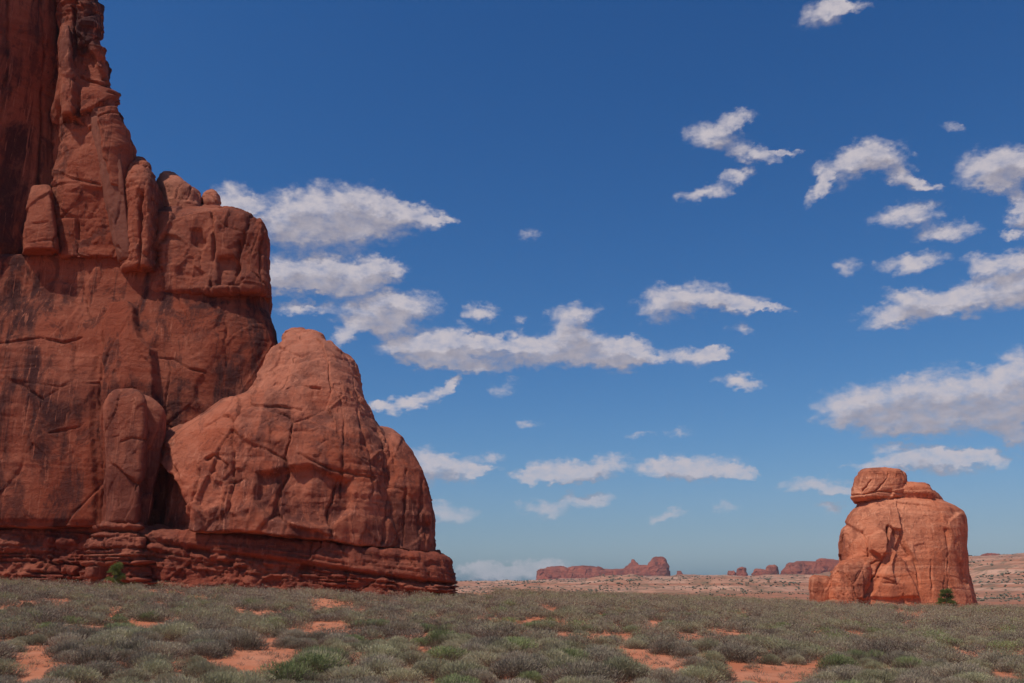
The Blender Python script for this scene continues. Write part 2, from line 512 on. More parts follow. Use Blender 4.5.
def rock(name, nodes, Y, mat, parent, back=20.0, expo=4.0, step=0.14, turn=0.0, pivot=None, slope=0.03,
         amps=(1.2, 0.5, 0.25, 0.2), cracks=(), slabs=(), cut=None, seed=0.0, cell=5.0, smooth=4, strata_fn=None, sc=1.0, bscale=None, joints=1.0, zf=0.0):
    """Solid of stacked horizontal sections: nodes (py, px_left, px_right, front metres) from the top down."""
    nd = np.array(nodes, float)
    xl, z = P(nd[:, 1], nd[:, 0], Y)
    xr, _ = P(nd[:, 2], nd[:, 0], Y)
    f = nd[:, 3]
    z = np.array([P(0, py, Y - zf * f_)[1] for py, f_ in zip(nd[:, 0], f)], float)
    seg = np.maximum.reduce([np.abs(np.diff(z)), np.abs(np.diff(xl)) * 0.7, np.abs(np.diff(xr)) * 0.7, np.abs(np.diff(f)) * 0.7]) + 1e-3
    s = np.concatenate([[0], np.cumsum(seg)])
    n = max(8, int(s[-1] / step))
    q = np.linspace(0, s[-1], n)

    def ip(v):
        r = np.interp(q, s, v)
        k = max(1, int(smooth))
        ker = np.ones(2 * k + 1) / (2 * k + 1)
        return np.convolve(np.pad(r, k, mode='edge'), ker, mode='valid')
    XL, XR, Z, F = ip(xl), ip(xr), ip(z), ip(f)
    a = (XR - XL) / 2; cx = (XR + XL) / 2
    Bk = back * np.clip(F / max(f.max(), 1e-6), 0, 1)
    # angles spread by arc length, fewer behind
    th = np.linspace(0, 2 * np.pi, 8001)
    ca, sa = np.cos(th), np.sin(th)
    ux = np.sign(ca) * np.abs(ca) ** (2 / expo); uy = np.sign(sa) * np.abs(sa) ** (2 / expo)
    am, fm = a.max(), f.max()
    w = np.where(sa[:-1] >= 0, 1.0, 0.22)
    dl = np.hypot(np.diff(ux) * am, np.diff(uy) * np.where(sa[:-1] >= 0, fm, back)) * w
    cl = np.concatenate([[0], np.cumsum(dl)])
    m = max(24, int(cl[-1] / step))
    cc = np.linspace(0, cl[-1], m, endpoint=False)
    UX, UY = np.interp(cc, cl, ux), np.interp(cc, cl, uy)
    # the back tapers to a rounded spine; the whole block is set along its own axis
    bt = np.where(UY < 0, np.sqrt(np.clip(1 - 0.75 * UY ** 2, 0, 1)), 1.0)
    X = cx[:, None] + a[:, None] * (UX * bt)[None]
    Yv = Y - np.where(UY[None] > 0, F[:, None] * UY[None], Bk[:, None] * UY[None])
    ctr = float(np.mean(nd[:, 2])) if np.mean(nd[:, 2]) < 480 else float(np.mean(nd[:, 1:3]))
    X = X + (Yv - Y) * (float(P(ctr, 400, Y)[0]) / Y)
    Zv = np.repeat(Z[:, None], m, 1)
    if turn:
        pv = P(pivot, 300, Y)[0]
        Yv = Yv + turn * (X - pv)
    # normals of the smooth body
    def grads(A):
        gu = (np.roll(A, -1, 1) - np.roll(A, 1, 1))
        gv = np.gradient(A, axis=0)
        return gu, gv
    (xu, xv), (yu, yv), (zu, zv) = grads(X), grads(Yv), grads(Zv)
    nx = yu * zv - zu * yv; ny = zu * xv - xu * zv; nz = xu * yv - yu * xv
    ln = np.sqrt(nx * nx + ny * ny + nz * nz) + 1e-9
    nx, ny, nz = nx / ln, ny / ln, nz / ln
    mid_r = n // 2
    if (nx[mid_r] * UX).mean() < 0:
        nx, ny, nz = -nx, -ny, -nz
    PX, PY = project(X, Yv, Zv)
    frontal = (UY[None] > -0.05) * np.ones_like(X)
    S = 1.0 / sc
    x_, y_, z_ = X * S + seed * 13.7, Yv * S + seed * 7.1, Zv * S
    zs = (Zv + slope * X) * S
    wx = fbm(x_ / 6, y_ / 6, z_ / 6, 2) * 1.2
    d = amps[0] * (fbm(x_ / 14, y_ / 14, z_ / 20, 2) + 0.18 * perlin(x_ / 4.5 + 31, y_ / 4.5, z_ / 9))
    # lumps and hollows
    d += amps[1] * 0.55 * (0.5 - np.abs(fbm((x_ + wx) / 7, y_ / 7, (z_ + wx) / 8, 2)) * 1.3)
    # spalled sheets: plates of different height that end in a sharp lip
    cs = cell
    e, idv, ox, oz = cells((x_ + wx * 0.9) / cs, y_ / cs, (zs + wx * 0.9) / (cs * 1.7), int(seed * 3) % 97, True)
    e2, idv2, ox2, oz2 = cells((x_ + wx * 0.5) / (cs * 0.4), y_ / (cs * 0.4) + 7, (zs - wx * 0.5) / (cs * 0.62), int(seed * 5) % 97, True)
    ta = ((idv * 7.31) % 1 - 0.5) * 2; tb = ((idv * 13.7) % 1 - 0.5) * 2
    ta2 = ((idv2 * 7.31) % 1 - 0.5) * 2; tb2 = ((idv2 * 13.7) % 1 - 0.5) * 2
    lip = sstep(0, 0.05, e); lip2 = sstep(0, 0.08, e2)
    # flat facets, each tilted its own way
    d += joints * amps[1] * ((idv - 0.5) * 0.8 * lip + 0.85 * (ta * ox + tb * oz))
    rough_ = np.clip(0.5 + 1.6 * perlin(x_ / 10 + 2, y_ / 10, z_ / 10 + 5), 0.1, 1.0)
    d += joints * amps[1] * rough_ * 0.42 * ((idv2 - 0.5) * 0.8 * lip2 + 1.0 * (ta2 * ox2 + tb2 * oz2))
    e3, id3, ox3, oz3 = cells((x_ + wx * 0.3) / (cs * 0.16), y_ / (cs * 0.16) + 3, zs / (cs * 0.2), int(seed * 7) % 97, True)
    ta3 = ((id3 * 7.31) % 1 - 0.5) * 2; tb3 = ((id3 * 13.7) % 1 - 0.5) * 2
    chip = np.clip(0.35 + 1.4 * perlin(x_ / 5 + 2, y_ / 5, z_ / 6 + 15), 0.08, 1.0)
    d += joints * amps[1] * chip * 0.20 * ((id3 - 0.5) * 0.7 + 1.1 * (ta3 * ox3 + tb3 * oz3))
    thin = np.exp(-(e / 0.022) ** 2) * np.clip(fbm(x_ / 8 + 3, y_ / 8, z_ / 8, 2) * 2.2, 0, 1)
    d -= joints * 0.45 * amps[1] * thin
    # bedding
    bm_ = np.clip(0.5 + fbm(x_ / 12 + 8, y_ / 12, z_ / 7, 2), 0.05, 1.3)
    bz = perlin(x_ * 0.02, y_ * 0.02, zs * 0.9 + wx * 0.25) + 0.6 * perlin(x_ * 0.05, y_ * 0.05 + 9, zs * 2.3 + wx * 0.3)
    d += amps[3] * bz * bm_
    crack = np.maximum(0, 0.10 - np.abs(perlin(x_ * 0.04 + 3, y_ * 0.04, zs * 0.35 + wx * 0.12))) / 0.10
    d -= amps[3] * 1.2 * crack ** 3 * bm_
    d += 0.7 * amps[2] * fbm(x_ / 1.9, y_ / 1.9, z_ / 1.6, 4, 0.55) * np.clip(0.6 + perlin(x_ / 7, y_ / 7, z_ / 7), 0.15, 1.4)
    if strata_fn is not None:
        d += strata_fn(X, Yv, Zv, PX, PY)
    wob = 2.6 * perlin(X / 3.5, Zv / 3.5, seed + 0.5 + 0 * X) + 1.3 * perlin(X / 0.9, Zv / 0.9, seed + 4.5 + 0 * X)
    for (pts, wpx, dep) in cracks:
        dd = poly_dist(PX + wob, PY + wob * 0.6, pts)
        amp_ = np.clip(0.75 + 1.3 * perlin(X / 3.1 + 9, Zv / 3.1, seed + 2.5 + 0 * X), 0.12, 1.15)
        d -= frontal * dep * 0.8 * amp_ * np.exp(-(dd / (wpx * (0.45 + 0.45 * amp_))) ** 2)
    for (pts, hgt, edge) in slabs:
        loop = list(pts) + [pts[0]]
        dd = poly_dist(PX + wob, PY + wob * 0.5, loop)
        ins = inside_poly(PX + wob, PY + wob * 0.5, pts)
        d += frontal * hgt * np.where(ins, sstep(0, edge, dd), 0.0)
    if cut is not None:                        # undercut below a bedding line: (points, depth, soft px)
        ly = np.interp(PX, [c_[0] for c_ in cut[0]], [c_[1] for c_ in cut[0]]) + wob * 0.7
        d -= cut[1] * sstep(0, cut[2], PY - ly)
    X = X + nx * d; Yv = Yv + ny * d; Zv = Zv + nz * d * 0.6
    V = np.stack([X, Yv, Zv], -1).reshape(-1, 3)
    i = np.arange(n - 1)[:, None]; j = np.arange(m)[None]
    j2 = (j + 1) % m
    Q = np.stack([i * m + j, i * m + j2, (i + 1) * m + j2, (i + 1) * m + j], -1).reshape(-1, 4)
    # caps
    top = V[:m].mean(0); bot = V[-m:].mean(0)
    V = np.concatenate([V, [top, bot]])
    ti, bi = n * m, n * m + 1
    jj = np.arange(0, m, 1)
    capt = np.stack([np.full(m, ti), jj, (jj + 1) % m, (jj + 1) % m], -1)
    me_q = [tuple(r) for r in ()]
    o = mesh_np(name, V, Q, mat, parent)
    import bmesh
    # close top and bottom with real faces
    bm = bmesh.new(); bm.from_mesh(o.data); bm.verts.ensure_lookup_table()
    for k in range(m):
        for (c0, row, flip) in ((ti, 0, False), (bi, (n - 1) * m, True)):
            v0, v1, v2 = bm.verts[c0], bm.verts[row + k], bm.verts[row + (k + 1) % m]
            try:
                fc = bm.faces.new((v0, v2, v1) if flip else (v0, v1, v2)); fc.smooth = True
            except ValueError:
                pass
    bmesh.ops.recalc_face_normals(bm, faces=bm.faces)
    bm.to_mesh(o.data); bm.free()
    return o


# ------------------------------------------------------------------ terrain
AZT = np.array([-40, -30, -25, -16, -5, 0, 5, 12, 18, 26, 31, 40.0])
RIM_Z = np.array([1.9, 1.8, 1.4, 0.9, 0.30, 0.1, -0.2, -0.7, -1.3, -1.9, -1.9, -1.9]) + 0.65      # bench height at its rim (about 110 m out)
FAR_Y = {300: np.array([606, 606, 606, 604, 602, 603, 605, 606, 606, 607, 606, 606.]),
         600: np.array([596, 596, 596, 594, 593, 594, 594, 593, 593, 590, 587, 587.]),
         1100: np.array([590, 590, 590, 588, 587.0, 587, 582.5, 584, 584, 577, 573, 573.]),
         1700: np.array([588, 588, 588, 586.5, 585.3, 583, 581.5, 580, 580, 568, 566, 566.]),
         2300: np.array([586, 586, 586, 585.3, 584.3, 582.5, 580.5, 578, 577, 562, 560, 560.]),
         3200: np.array([585, 585, 585, 583.8, 583.5, 583, 580, 578.5, 577.5, 563, 561, 561.]),
         9000: np.array([584, 584, 584, 583.6, 583.6, 583.4, 583, 582, 581, 574, 574, 574.]),
         30000: np.array([584] * 12)}


_hr = np.random.default_rng(91)
HUMPS = [(672, 1500, 7, 55, 90), (640, 1250, 5, 60, 80), (705, 1900, 4, 90, 120), (560, 1100, 3.5, 70, 80), (740, 1300, 3, 60, 70), (790, 1700, 4, 90, 120), (1000, 900, 7, 60, 60),
         (985, 1500, 6, 80, 120), (600, 800, 2.5, 40, 50), (480, 1300, 3, 80, 90), (690, 700, 3, 35, 45), (770, 800, 4, 45, 50)]
HUMPS += [(float(_hr.uniform(450, 1080)), float(np.exp(_hr.uniform(6.0, 7.4))), float(_hr.uniform(0.8, 2.6)), float(_hr.uniform(15, 60)), float(_hr.uniform(20, 70))) for _ in range(46)]


def ground_z(x, y):
    x = np.asarray(x, float); y = np.asarray(y, float)
    r = np.hypot(x, y) + 1e-6
    az = np.clip(np.degrees(np.arctan2(x, np.abs(y) + 1e-6)), -40, 40)
    rim = np.interp(az, AZT, RIM_Z)
    near = rim * sstep(0, 125, r) ** 0.8
    near = near + 0.10 * fbm(x / 6, y / 6, 0.5 + 0 * x, 3) + 0.28 * perlin(x / 26, y / 26, 1.5 + 0 * x) * sstep(10, 60, r)
    ks = sorted(FAR_Y)
    lr = np.log(np.clip(r, 300, 30000))
    zs = []
    for k in ks:
        py = np.interp(az, AZT, FAR_Y[k])
        zs.append(CAM_Z + (583 - py) / FPX * k)
    zf = zs[0].copy()
    for a_, b_, z0, z1 in zip(ks[:-1], ks[1:], zs[:-1], zs[1:]):
        t = np.clip((lr - math.log(a_)) / (math.log(b_) - math.log(a_)), 0, 1)
        zf = np.where(lr > math.log(a_), z0 + (z1 - z0) * t, zf)
    amp = np.clip(r / 300, 0.5, 4.0) * (r < 26000)
    n = 2.2 * fbm(x / 170, y / 170, 2.5 + 0 * x, 5, 0.52)
    tz = n + zf * 0.0
    terr = np.floor(tz / 0.7) * 0.7 + 0.7 * sstep(0.6, 1.0, (tz / 0.7) % 1)
    zf = zf + amp * (0.45 * terr + 0.55 * n)
    for (hp, hr, hh_, hw, hd) in HUMPS:
        hx, hy = hr * (hp - 512) / FPX * math.cos(PITCH), hr
        q_ = ((x - hx) / hw) ** 2 + ((y - hy) / hd) ** 2
        zf = zf + hh_ * np.exp(-q_) * (1 + 0.25 * n)
    k = sstep(135, 260, r)
    z = near * (1 - k) + zf * k
    # ground behind the photographer stays gentle
    return np.where(y < 0, near * np.clip(1 + y / 300, 0, 1) + 0.0, z)


def ground_material():
    m = bpy.data.materials.new('red_sand_and_slickrock'); m.use_nodes = True
    t = NT(m.node_tree)
    b = t.n['Principled BSDF']
    b.inputs['Roughness'].default_value = 0.95
    b.inputs['Specular IOR Level'].default_value = 0.1
    g = t.new('ShaderNodeNewGeometry').outputs['Position']
    x, y, z = t.sep(g)
    flat = t.comb(x, y, 0.0)
    dist = t.v('LENGTH', flat)
    # near: red sand with ripples, crust and pebbles
    s1 = t.noise(g, 0.5, 6, 0.65); s2 = t.noise(g, 6.0, 6, 0.7); s3 = t.noise(g, 35.0, 3, 0.6)
    sand = t.mix(t.ss(s1, 0.35, 0.68), (0.52, 0.165, 0.075), (0.60, 0.235, 0.125))
    sand = t.mix(t.m('MULTIPLY', t.ss(s2, 0.55, 0.75), 0.5), sand, (0.36, 0.11, 0.06))
    sand = t.mix(t.m('MULTIPLY', t.ss(s3, 0.62, 0.72), 0.5), sand, (0.30, 0.14, 0.09))
    # far: pale slickrock, pink sand, grey-green flats in long thin bands
    f1 = t.noise(flat, 0.006, 7, 0.62, 0.5); f2 = t.noise(flat, 0.022, 6, 0.65); f3 = t.noise(flat, 0.09, 5, 0.7)
    zb = t.noise(t.comb(t.m('MULTIPLY', x, 0.003), t.m('MULTIPLY', y, 0.003), z), 0.5, 5, 0.6)
    far = t.mix(t.ss(f1, 0.38, 0.62), (0.44, 0.20, 0.118), (0.57, 0.315, 0.205))
    far = t.mix(t.m('MULTIPLY', t.ss(zb, 0.50, 0.60), 0.7), far, (0.36, 0.125, 0.065))
    far = t.mix(t.m('MULTIPLY', t.ss(f2, 0.50, 0.60), 0.8), far, (0.25, 0.135, 0.08))
    far = t.mix(t.m('MULTIPLY', t.ss(f3, 0.50, 0.60), 0.6), far, (0.14, 0.12, 0.07))
    col = t.mix(t.ss(dist, 150, 300), sand, far)
    t.l.new(col, b.inputs['Base Color'])
    bp = t.new('ShaderNodeBump')
    bp.inputs['Strength'].default_value = 0.7
    bp.inputs['Distance'].default_value = 0.12
    t.l.new(t.m('ADD', t.m('ADD', t.m('MULTIPLY', s2, 0.6), t.m('MULTIPLY', s3, 0.2)), t.m('MULTIPLY', s1, 1.0)), bp.inputs['Height'])
    t.l.new(bp.outputs[0], b.inputs['Normal'])
    return m


def build_ground():
    rad = np.concatenate([[0.0], np.geomspace(2, 12, 20), np.geomspace(12.4, 300, 170), np.geomspace(303, 4000, 360), np.geomspace(4050, 30000, 60)])
    a_front = np.linspace(-42, 42, 620)
    a_back = np.linspace(42, 318, 90)[1:-1]
    ang = np.radians(np.concatenate([a_front, a_back]))
    m = len(ang)
    X = rad[:, None] * np.sin(ang)[None]; Y_ = rad[:, None] * np.cos(ang)[None]
    Z = ground_z(X, Y_)
    V = np.stack([X, Y_, Z], -1).reshape(-1, 3)
    n = len(rad)
    i = np.arange(n - 1)[:, None]; j = np.arange(m)[None]; j2 = (j + 1) % m
    Q = np.stack([i * m + j, (i + 1) * m + j, (i + 1) * m + j2, i * m + j2], -1).reshape(-1, 4)
    Q = Q[m:]                                      # the innermost ring is closed by one fan
    o = mesh_np('ground', V, Q, ground_material())
    # close the middle
    me = o.data
    import bmesh
    bm = bmesh.new(); bm.from_mesh(me); bm.verts.ensure_lookup_table()
    ring = [bm.verts[m + k] for k in range(m)]
    f = bm.faces.new(ring[::-1]); f.smooth = True
    bmesh.ops.delete(bm, geom=[bm.verts[k] for k in range(m)], context='VERTS')
    bm.to_mesh(me); bm.free()
    tag(o, kind='structure')
    return o


build_ground()

# ------------------------------------------------------------------ the great cliff on the left
BED = [(-300, 515), (0, 526), (100, 527), (170, 530), (260, 533), (330, 540), (400, 549), (440, 554), (600, 565)]
YC = 126.0
xb, _ = P(60, 580, YC)
cliff = empty('sandstone_cliff', (float(xb), YC - 10, 1.0), 'tall dark red sandstone cliff with a narrow tower, filling the left edge', 'cliff')

rock('wall', [(250, -150, 150, 0.2), (252, -180, 200, 6), (258, -190, 258, 11.6), (285, -190, 268, 12.0), (300, -190, 270, 12.2), (322, -190, 277, 13.4), (345, -190, 279, 14),
              (380, -190, 276, 14.5), (520, -190, 276, 15), (604, -190, 276, 15)],
     YC, ROCK, cliff, zf=0.9, back=30, expo=6, seed=1.0, amps=(0.8, 0.48, 0.13, 0.08), cell=9.0, slope=0.06, joints=0.8,
     cracks=[([(103, 330), (101, 400), (103, 470), (101, 525)], 0.9, 0.35),
             ([(228, 300), (226, 350), (228, 400)], 1.0, 0.35), ([(172, 300), (171, 350), (166, 410)], 0.9, 0.4),
             ([(158, 358), (175, 360), (190, 370), (205, 373)], 1.1, 0.6), ([(120, 395), (140, 392)], 1, 0.4),
             ([(84, 285), (86, 310), (92, 322)], 0.8, 0.4), ([(0, 345), (40, 338), (62, 342), (80, 336)], 1.2, 0.5),
             ([(55, 435), (85, 428), (96, 418)], 1.0, 0.35), ([(262, 385), (272, 368), (280, 355)], 1.2, 0.5),
             ([(160, 420), (172, 428), (185, 432)], 1.1, 0.5), ([(14, 290), (16, 330)], 0.8, 0.35), ([(0, 380), (60, 388), (100, 384)], 0.9, 0.3)],
     slabs=[([(104, 340), (104, 318), (112, 303), (130, 301), (138, 308), (138, 322), (146, 340), (158, 352), (160, 420), (104, 420)], 1.3, 4),
            ([(-100, 345), (60, 343), (75, 350), (98, 352), (98, 524), (-100, 524)], 0.35, 6)],
     cut=(BED, 3.6, 2.5))
rock('tower', [(-75, 60, 78, 2), (-70, 62, 90, 9), (-40, 64, 97, 11), (0, 66, 101, 12), (28, 66, 104, 12.4), (46, 66, 107, 12.5), (50, 66, 112, 12.6), (76, 64, 113, 12.6), (84, 62, 115, 13),
               (100, 60, 119, 13.2), (118, 60, 125, 13.2), (150, 60, 128, 13.3), (200, 58, 132, 13.2), (250, 57, 136, 13.0), (262, 57, 138, 12.9), (265, 60, 136, 10)],
     YC, ROCK, cliff, zf=0.9, back=24, expo=4.5, seed=2.0, amps=(0.7, 0.75, 0.22, 0.22), cell=6.0, slope=0.04,
     cracks=[([(104, 48), (106, 80)], 1.0, 0.8), ([(78, 75), (98, 82), (118, 92)], 1.3, 0.9), ([(72, 120), (90, 128), (101, 140)], 1.3, 0.7),
             ([(75, 178), (100, 185)], 1.2, 0.6), ([(78, 200), (76, 255)], 1.2, 0.8), ([(107, 98), (118, 100)], 1.2, 0.8),
             ([(100, 118), (104, 160), (112, 200), (122, 262)], 0.9, 0.6), ([(72, 5), (72, 30)], 1.4, 1.2), ([(95, 45), (108, 52)], 1.2, 0.7)],
     slabs=[([(66, 30), (78, 28), (79, 118), (66, 121)], 1.6, 3), ([(97, 110), (112, 108), (126, 150), (129, 262), (122, 265), (110, 200), (100, 140)], 1.3, 4),
            ([(80, 86), (116, 92), (117, 100), (98, 112), (80, 118)], 1.0, 3), ([(75, 5), (96, 0), (101, 40), (76, 52)], 0.8, 3)])
rock('recessed_face', [(-90, -4, 60, 1), (-84, -10, 66, 6), (0, -12, 72, 7), (120, -12, 72, 7), (200, -12, 72, 7), (258, -12, 72, 7), (270, -12, 72, 6)],
     YC, ROCK, cliff, zf=0.9, back=16, expo=7, turn=1.05, pivot=72, seed=3.0, amps=(0.8, 0.10, 0.08, 0.05), cell=20, slope=0.02, joints=0.3,
     cracks=[([(42, -10), (44, 100), (40, 190)], 1.4, 0.7), ([(8, 0), (6, 60), (2, 120)], 1.2, 0.5)])
PANEL = rock_material('varnished_panel', (0.20, 0.068, 0.042), (0.30, 0.115, 0.07), (0.09, 0.034, 0.026), 0.7, 0.2, 1.0, 0.1, bump=0.5)
rock('panel', [(106, 99, 108, 12.0), (111, 96, 113, 13.4), (125, 96, 120, 13.9), (150, 99, 127, 14.0), (200, 108, 131, 13.95), (240, 116, 133, 13.8), (262, 121, 133, 13.6), (265, 123, 130, 12)],
     YC, PANEL, cliff, zf=0.9, back=6, expo=7, seed=9.0, amps=(0.35, 0.25, 0.10, 0.05), cell=5, smooth=2)
rock('rib', [(27, 65, 74, 11), (30, 64, 78, 14.4), (60, 65, 79, 14.8), (100, 66, 79, 14.8), (118, 67, 78, 14.6), (122, 69, 75, 13)],
     YC, SLAB, cliff, zf=0.9, back=6, expo=4.5, seed=9.5, amps=(0.2, 0.3, 0.12, 0.06), cell=3.0, smooth=1)
rock('outer_face', [(-90, -90, -2, 6), (-80, -100, 8, 12), (0, -100, 9, 13.5), (60, -100, -1, 14), (130, -100, -8, 14.5), (262, -100, -14, 15)],
     YC, ROCK, cliff, zf=0.9, back=16, expo=5, seed=3.5, amps=(0.6, 0.3, 0.12, 0.08), cell=9)
rock('slab', [(187, 37, 49, 8), (189, 33, 55, 13.0), (205, 31, 59, 14.0), (235, 28, 62, 14.2), (252, 26, 64, 14.2), (257, 28, 62, 12)],
     YC, SLAB, cliff, zf=0.9, back=8, expo=6, smooth=1, seed=4.0, amps=(0.25, 0.4, 0.14, 0.06), cell=4, cracks=[([(36, 225), (50, 223)], 0.8, 0.3)])
rock('column', [(160, 136, 144, 4), (162, 131, 150, 9), (166, 128, 156, 12.5), (173, 126, 161, 14.2), (182, 125, 165, 14.8), (215, 125, 164, 15), (245, 125, 162, 14.8), (270, 124, 160, 14.4), (274, 126, 156, 12)],
     YC, SLAB, cliff, zf=0.9, back=18, expo=3.2, seed=5.0, amps=(0.35, 0.55, 0.2, 0.2), cell=4.5,
     cracks=[([(146, 178), (140, 205), (138, 240), (139, 268)], 1.5, 1.3), ([(152, 178), (156, 230), (154, 266)], 1.0, 0.6)])
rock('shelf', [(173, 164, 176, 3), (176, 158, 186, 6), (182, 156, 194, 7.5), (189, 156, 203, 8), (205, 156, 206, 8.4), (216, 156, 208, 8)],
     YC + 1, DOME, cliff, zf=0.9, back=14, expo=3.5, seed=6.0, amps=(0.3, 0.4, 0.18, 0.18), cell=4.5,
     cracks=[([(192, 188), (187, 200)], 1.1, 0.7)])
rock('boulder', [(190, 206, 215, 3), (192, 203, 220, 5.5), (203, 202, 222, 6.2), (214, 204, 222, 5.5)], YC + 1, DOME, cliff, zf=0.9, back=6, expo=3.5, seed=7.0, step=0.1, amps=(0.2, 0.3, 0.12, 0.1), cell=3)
rock('block', [(206, 170, 222, 4), (207.5, 162, 230, 8), (211, 159, 246, 10.4), (216, 158, 258, 11.4), (222, 158, 266, 11.8), (234, 158, 269, 12.0), (262, 158, 270, 12.4), (290, 158, 270, 12.6), (295, 159, 269, 12.4), (298, 164, 262, 9)],
     YC, SLAB, cliff, zf=0.9, back=22, expo=7.0, smooth=2, seed=8.0, amps=(0.5, 0.8, 0.2, 0.22), cell=5.5, slope=0.09,
     cracks=[([(212, 212), (214, 250), (211, 288)], 1.5, 1.0), ([(238, 240), (236, 262), (231, 290)], 1.3, 0.8), ([(250, 225), (240, 244)], 1.2, 0.6),
             ([(194, 250), (208, 268), (226, 272)], 1.2, 0.6), ([(262, 230), (260, 292)], 1.2, 0.6)],
     slabs=[([(216, 256), (232, 252), (240, 262), (240, 288), (216, 286)], -0.8, 3), ([(188, 228), (200, 226), (206, 240), (200, 250), (190, 244)], -0.6, 3)])


def bedded(phase, thick, prof):
    """Stepped mudstone beds: hard beds stand out as blocky ledges, soft ones are cut back."""
    def fn(X, Yv, Zv, PX, PY):
        w = 0.9 * perlin(X / 11, Yv / 11, 0.3 + 0 * X) + 0.25 * perlin(X / 2.3, Yv / 2.3, 7.3 + 0 * X)
        zz = Zv + 0.028 * X + phase
        h = (zz + 0.35 * np.sin(zz * 2.1) + w * 0.45) / thick
        k = np.floor(h); fr = h - k
        hard = (np.sin(k * 12.9898 + phase) * 43758.5453) % 1.0
        lip = sstep(0.0, 0.22, fr) * (1 - sstep(0.72, 1.0, fr))
        e, idv = cells((X + w * 2) / 1.8, k * 5.31 + 0.5, Yv / 1.8, int(phase * 10) % 50)
        e2, id2 = cells((X + w) / 0.95, Zv / 0.75, Yv / 0.95, 5)
        e3, id3 = cells((X + w) / 2.4, Zv / 1.5, Yv / 2.4, 9)
        part = np.clip(0.5 + 1.5 * perlin(X / 6, Yv / 6, Zv / 3 + 4), 0.1, 1.0)
        d = (0.1 + 0.9 * hard) * lip * 1.05 * part + (idv - 0.5) * 1.1 * (0.3 + hard) * sstep(0, .10, e) + (id2 - 0.5) * 0.32 * sstep(0, .12, e2)
        d += (id3 - 0.5) * 0.5 * sstep(0, .08, e3) + 0.35 * fbm(X / 3.5, Yv / 3.5, Zv / 2.0, 3)
        # upper third of the band is one massive bed
        top = sstep(prof, prof + 0.25, Zv + 0.055 * X)
        return d * (1 - 0.60 * top) + top * 0.5 - 0.8 * np.exp(-((Zv + 0.055 * X - prof + w * 0.3) / 0.28) ** 2)
    return fn


def ledge(name, xl, xr, top_l, top_r, f, Yp, parent, seed, prof, right_nodes=None):
    """The mudstone band: drawn level, then sheared so its top follows the bedding."""
    if right_nodes is None:
        nodes = [(532, xl + 8, xr - 6, f * 0.35), (533, xl + 3, xr - 2, f - 1.2), (536, xl, xr, f - 0.2), (560, xl, xr, f), (596, xl, xr, f + 0.8), (606, xl, xr, f + 1.0)]
    else:
        nodes = right_nodes
    o = rock(name, nodes, Yp, LEDGE, parent, back=26, expo=9, seed=seed, amps=(0.6, 0.5, 0.30, 0.12), cell=3.0, slope=0.055, step=0.13,
             strata_fn=bedded(seed, 0.62, prof), smooth=2)
    me = o.data
    v = np.empty(len(me.vertices) * 3, np.float32); me.vertices.foreach_get('co', v); v = v.reshape(-1, 3)
    x = v[:, 0] + parent.location.x
    x0, _ = P(xl, 550, Yp); x1, _ = P(xr, 550, Yp)
    px = np.interp(x, [x0, x1], [top_l, top_r])       # sheared by this many pixels downward
    v[:, 2] -= px * Yp / FPX * np.clip((v[:, 2] + parent.location.z + 2) / 7, 0, 1.1)
    me.vertices.foreach_set('co', v.ravel()); me.update()
    return o


ledge('base_ledge', -190, 135, -6, 0, 13.7, YC, cliff, 11.0, 5.6)

# leaning slab of its own in front of the wall
xb, _ = P(125, 580, YC - 18)
pil = empty('rock_pillar', (float(xb), YC - 18, 1.0), 'upright flat-topped sandstone slab standing against the cliff foot, throwing a shadow to its right', 'rock pillar')
rock('shaft', [(394, 122, 133, 3.4), (395.5, 115, 137, 4.0), (400, 109, 141, 4.4), (407, 105.5, 144, 4.6), (416, 104, 145, 4.7), (430, 104, 145, 4.7), (450, 105, 144, 4.7), (480, 106, 142, 4.7), (505, 107, 140, 4.7), (524, 107, 138, 4.8), (529, 109, 137, 4.2)],
     YC - 19.5, SLAB, pil, back=3.5, expo=8.0, seed=12.0, amps=(0.2, 0.45, 0.13, 0.03), cell=4.5, step=0.11, smooth=1,
     cracks=[([(122, 442), (132, 438), (146, 440)], 0.9, 0.35), ([(105, 440), (120, 436)], 0.8, 0.3)])
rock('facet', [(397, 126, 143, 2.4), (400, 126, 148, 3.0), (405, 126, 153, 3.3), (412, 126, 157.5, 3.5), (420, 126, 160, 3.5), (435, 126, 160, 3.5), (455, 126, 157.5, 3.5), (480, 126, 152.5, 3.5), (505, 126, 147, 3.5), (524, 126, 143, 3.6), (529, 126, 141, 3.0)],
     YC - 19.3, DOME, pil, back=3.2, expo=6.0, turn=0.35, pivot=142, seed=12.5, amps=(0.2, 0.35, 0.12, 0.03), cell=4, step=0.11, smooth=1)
rock('pedestal', [(526, 104, 138, 3.0), (528, 97, 141, 4.2), (534, 94, 142.5, 4.5), (560, 93, 143, 4.6), (600, 92, 144, 4.7), (608, 92, 144, 4.7)],
     YC - 20.3, LEDGE, pil, back=4, expo=5.5, seed=13.0, amps=(0.3, 0.3, 0.18, 0.2), cell=2.5, slope=0.04, strata_fn=bedded(11.0, 0.62, 5.7), step=0.11, smooth=2)

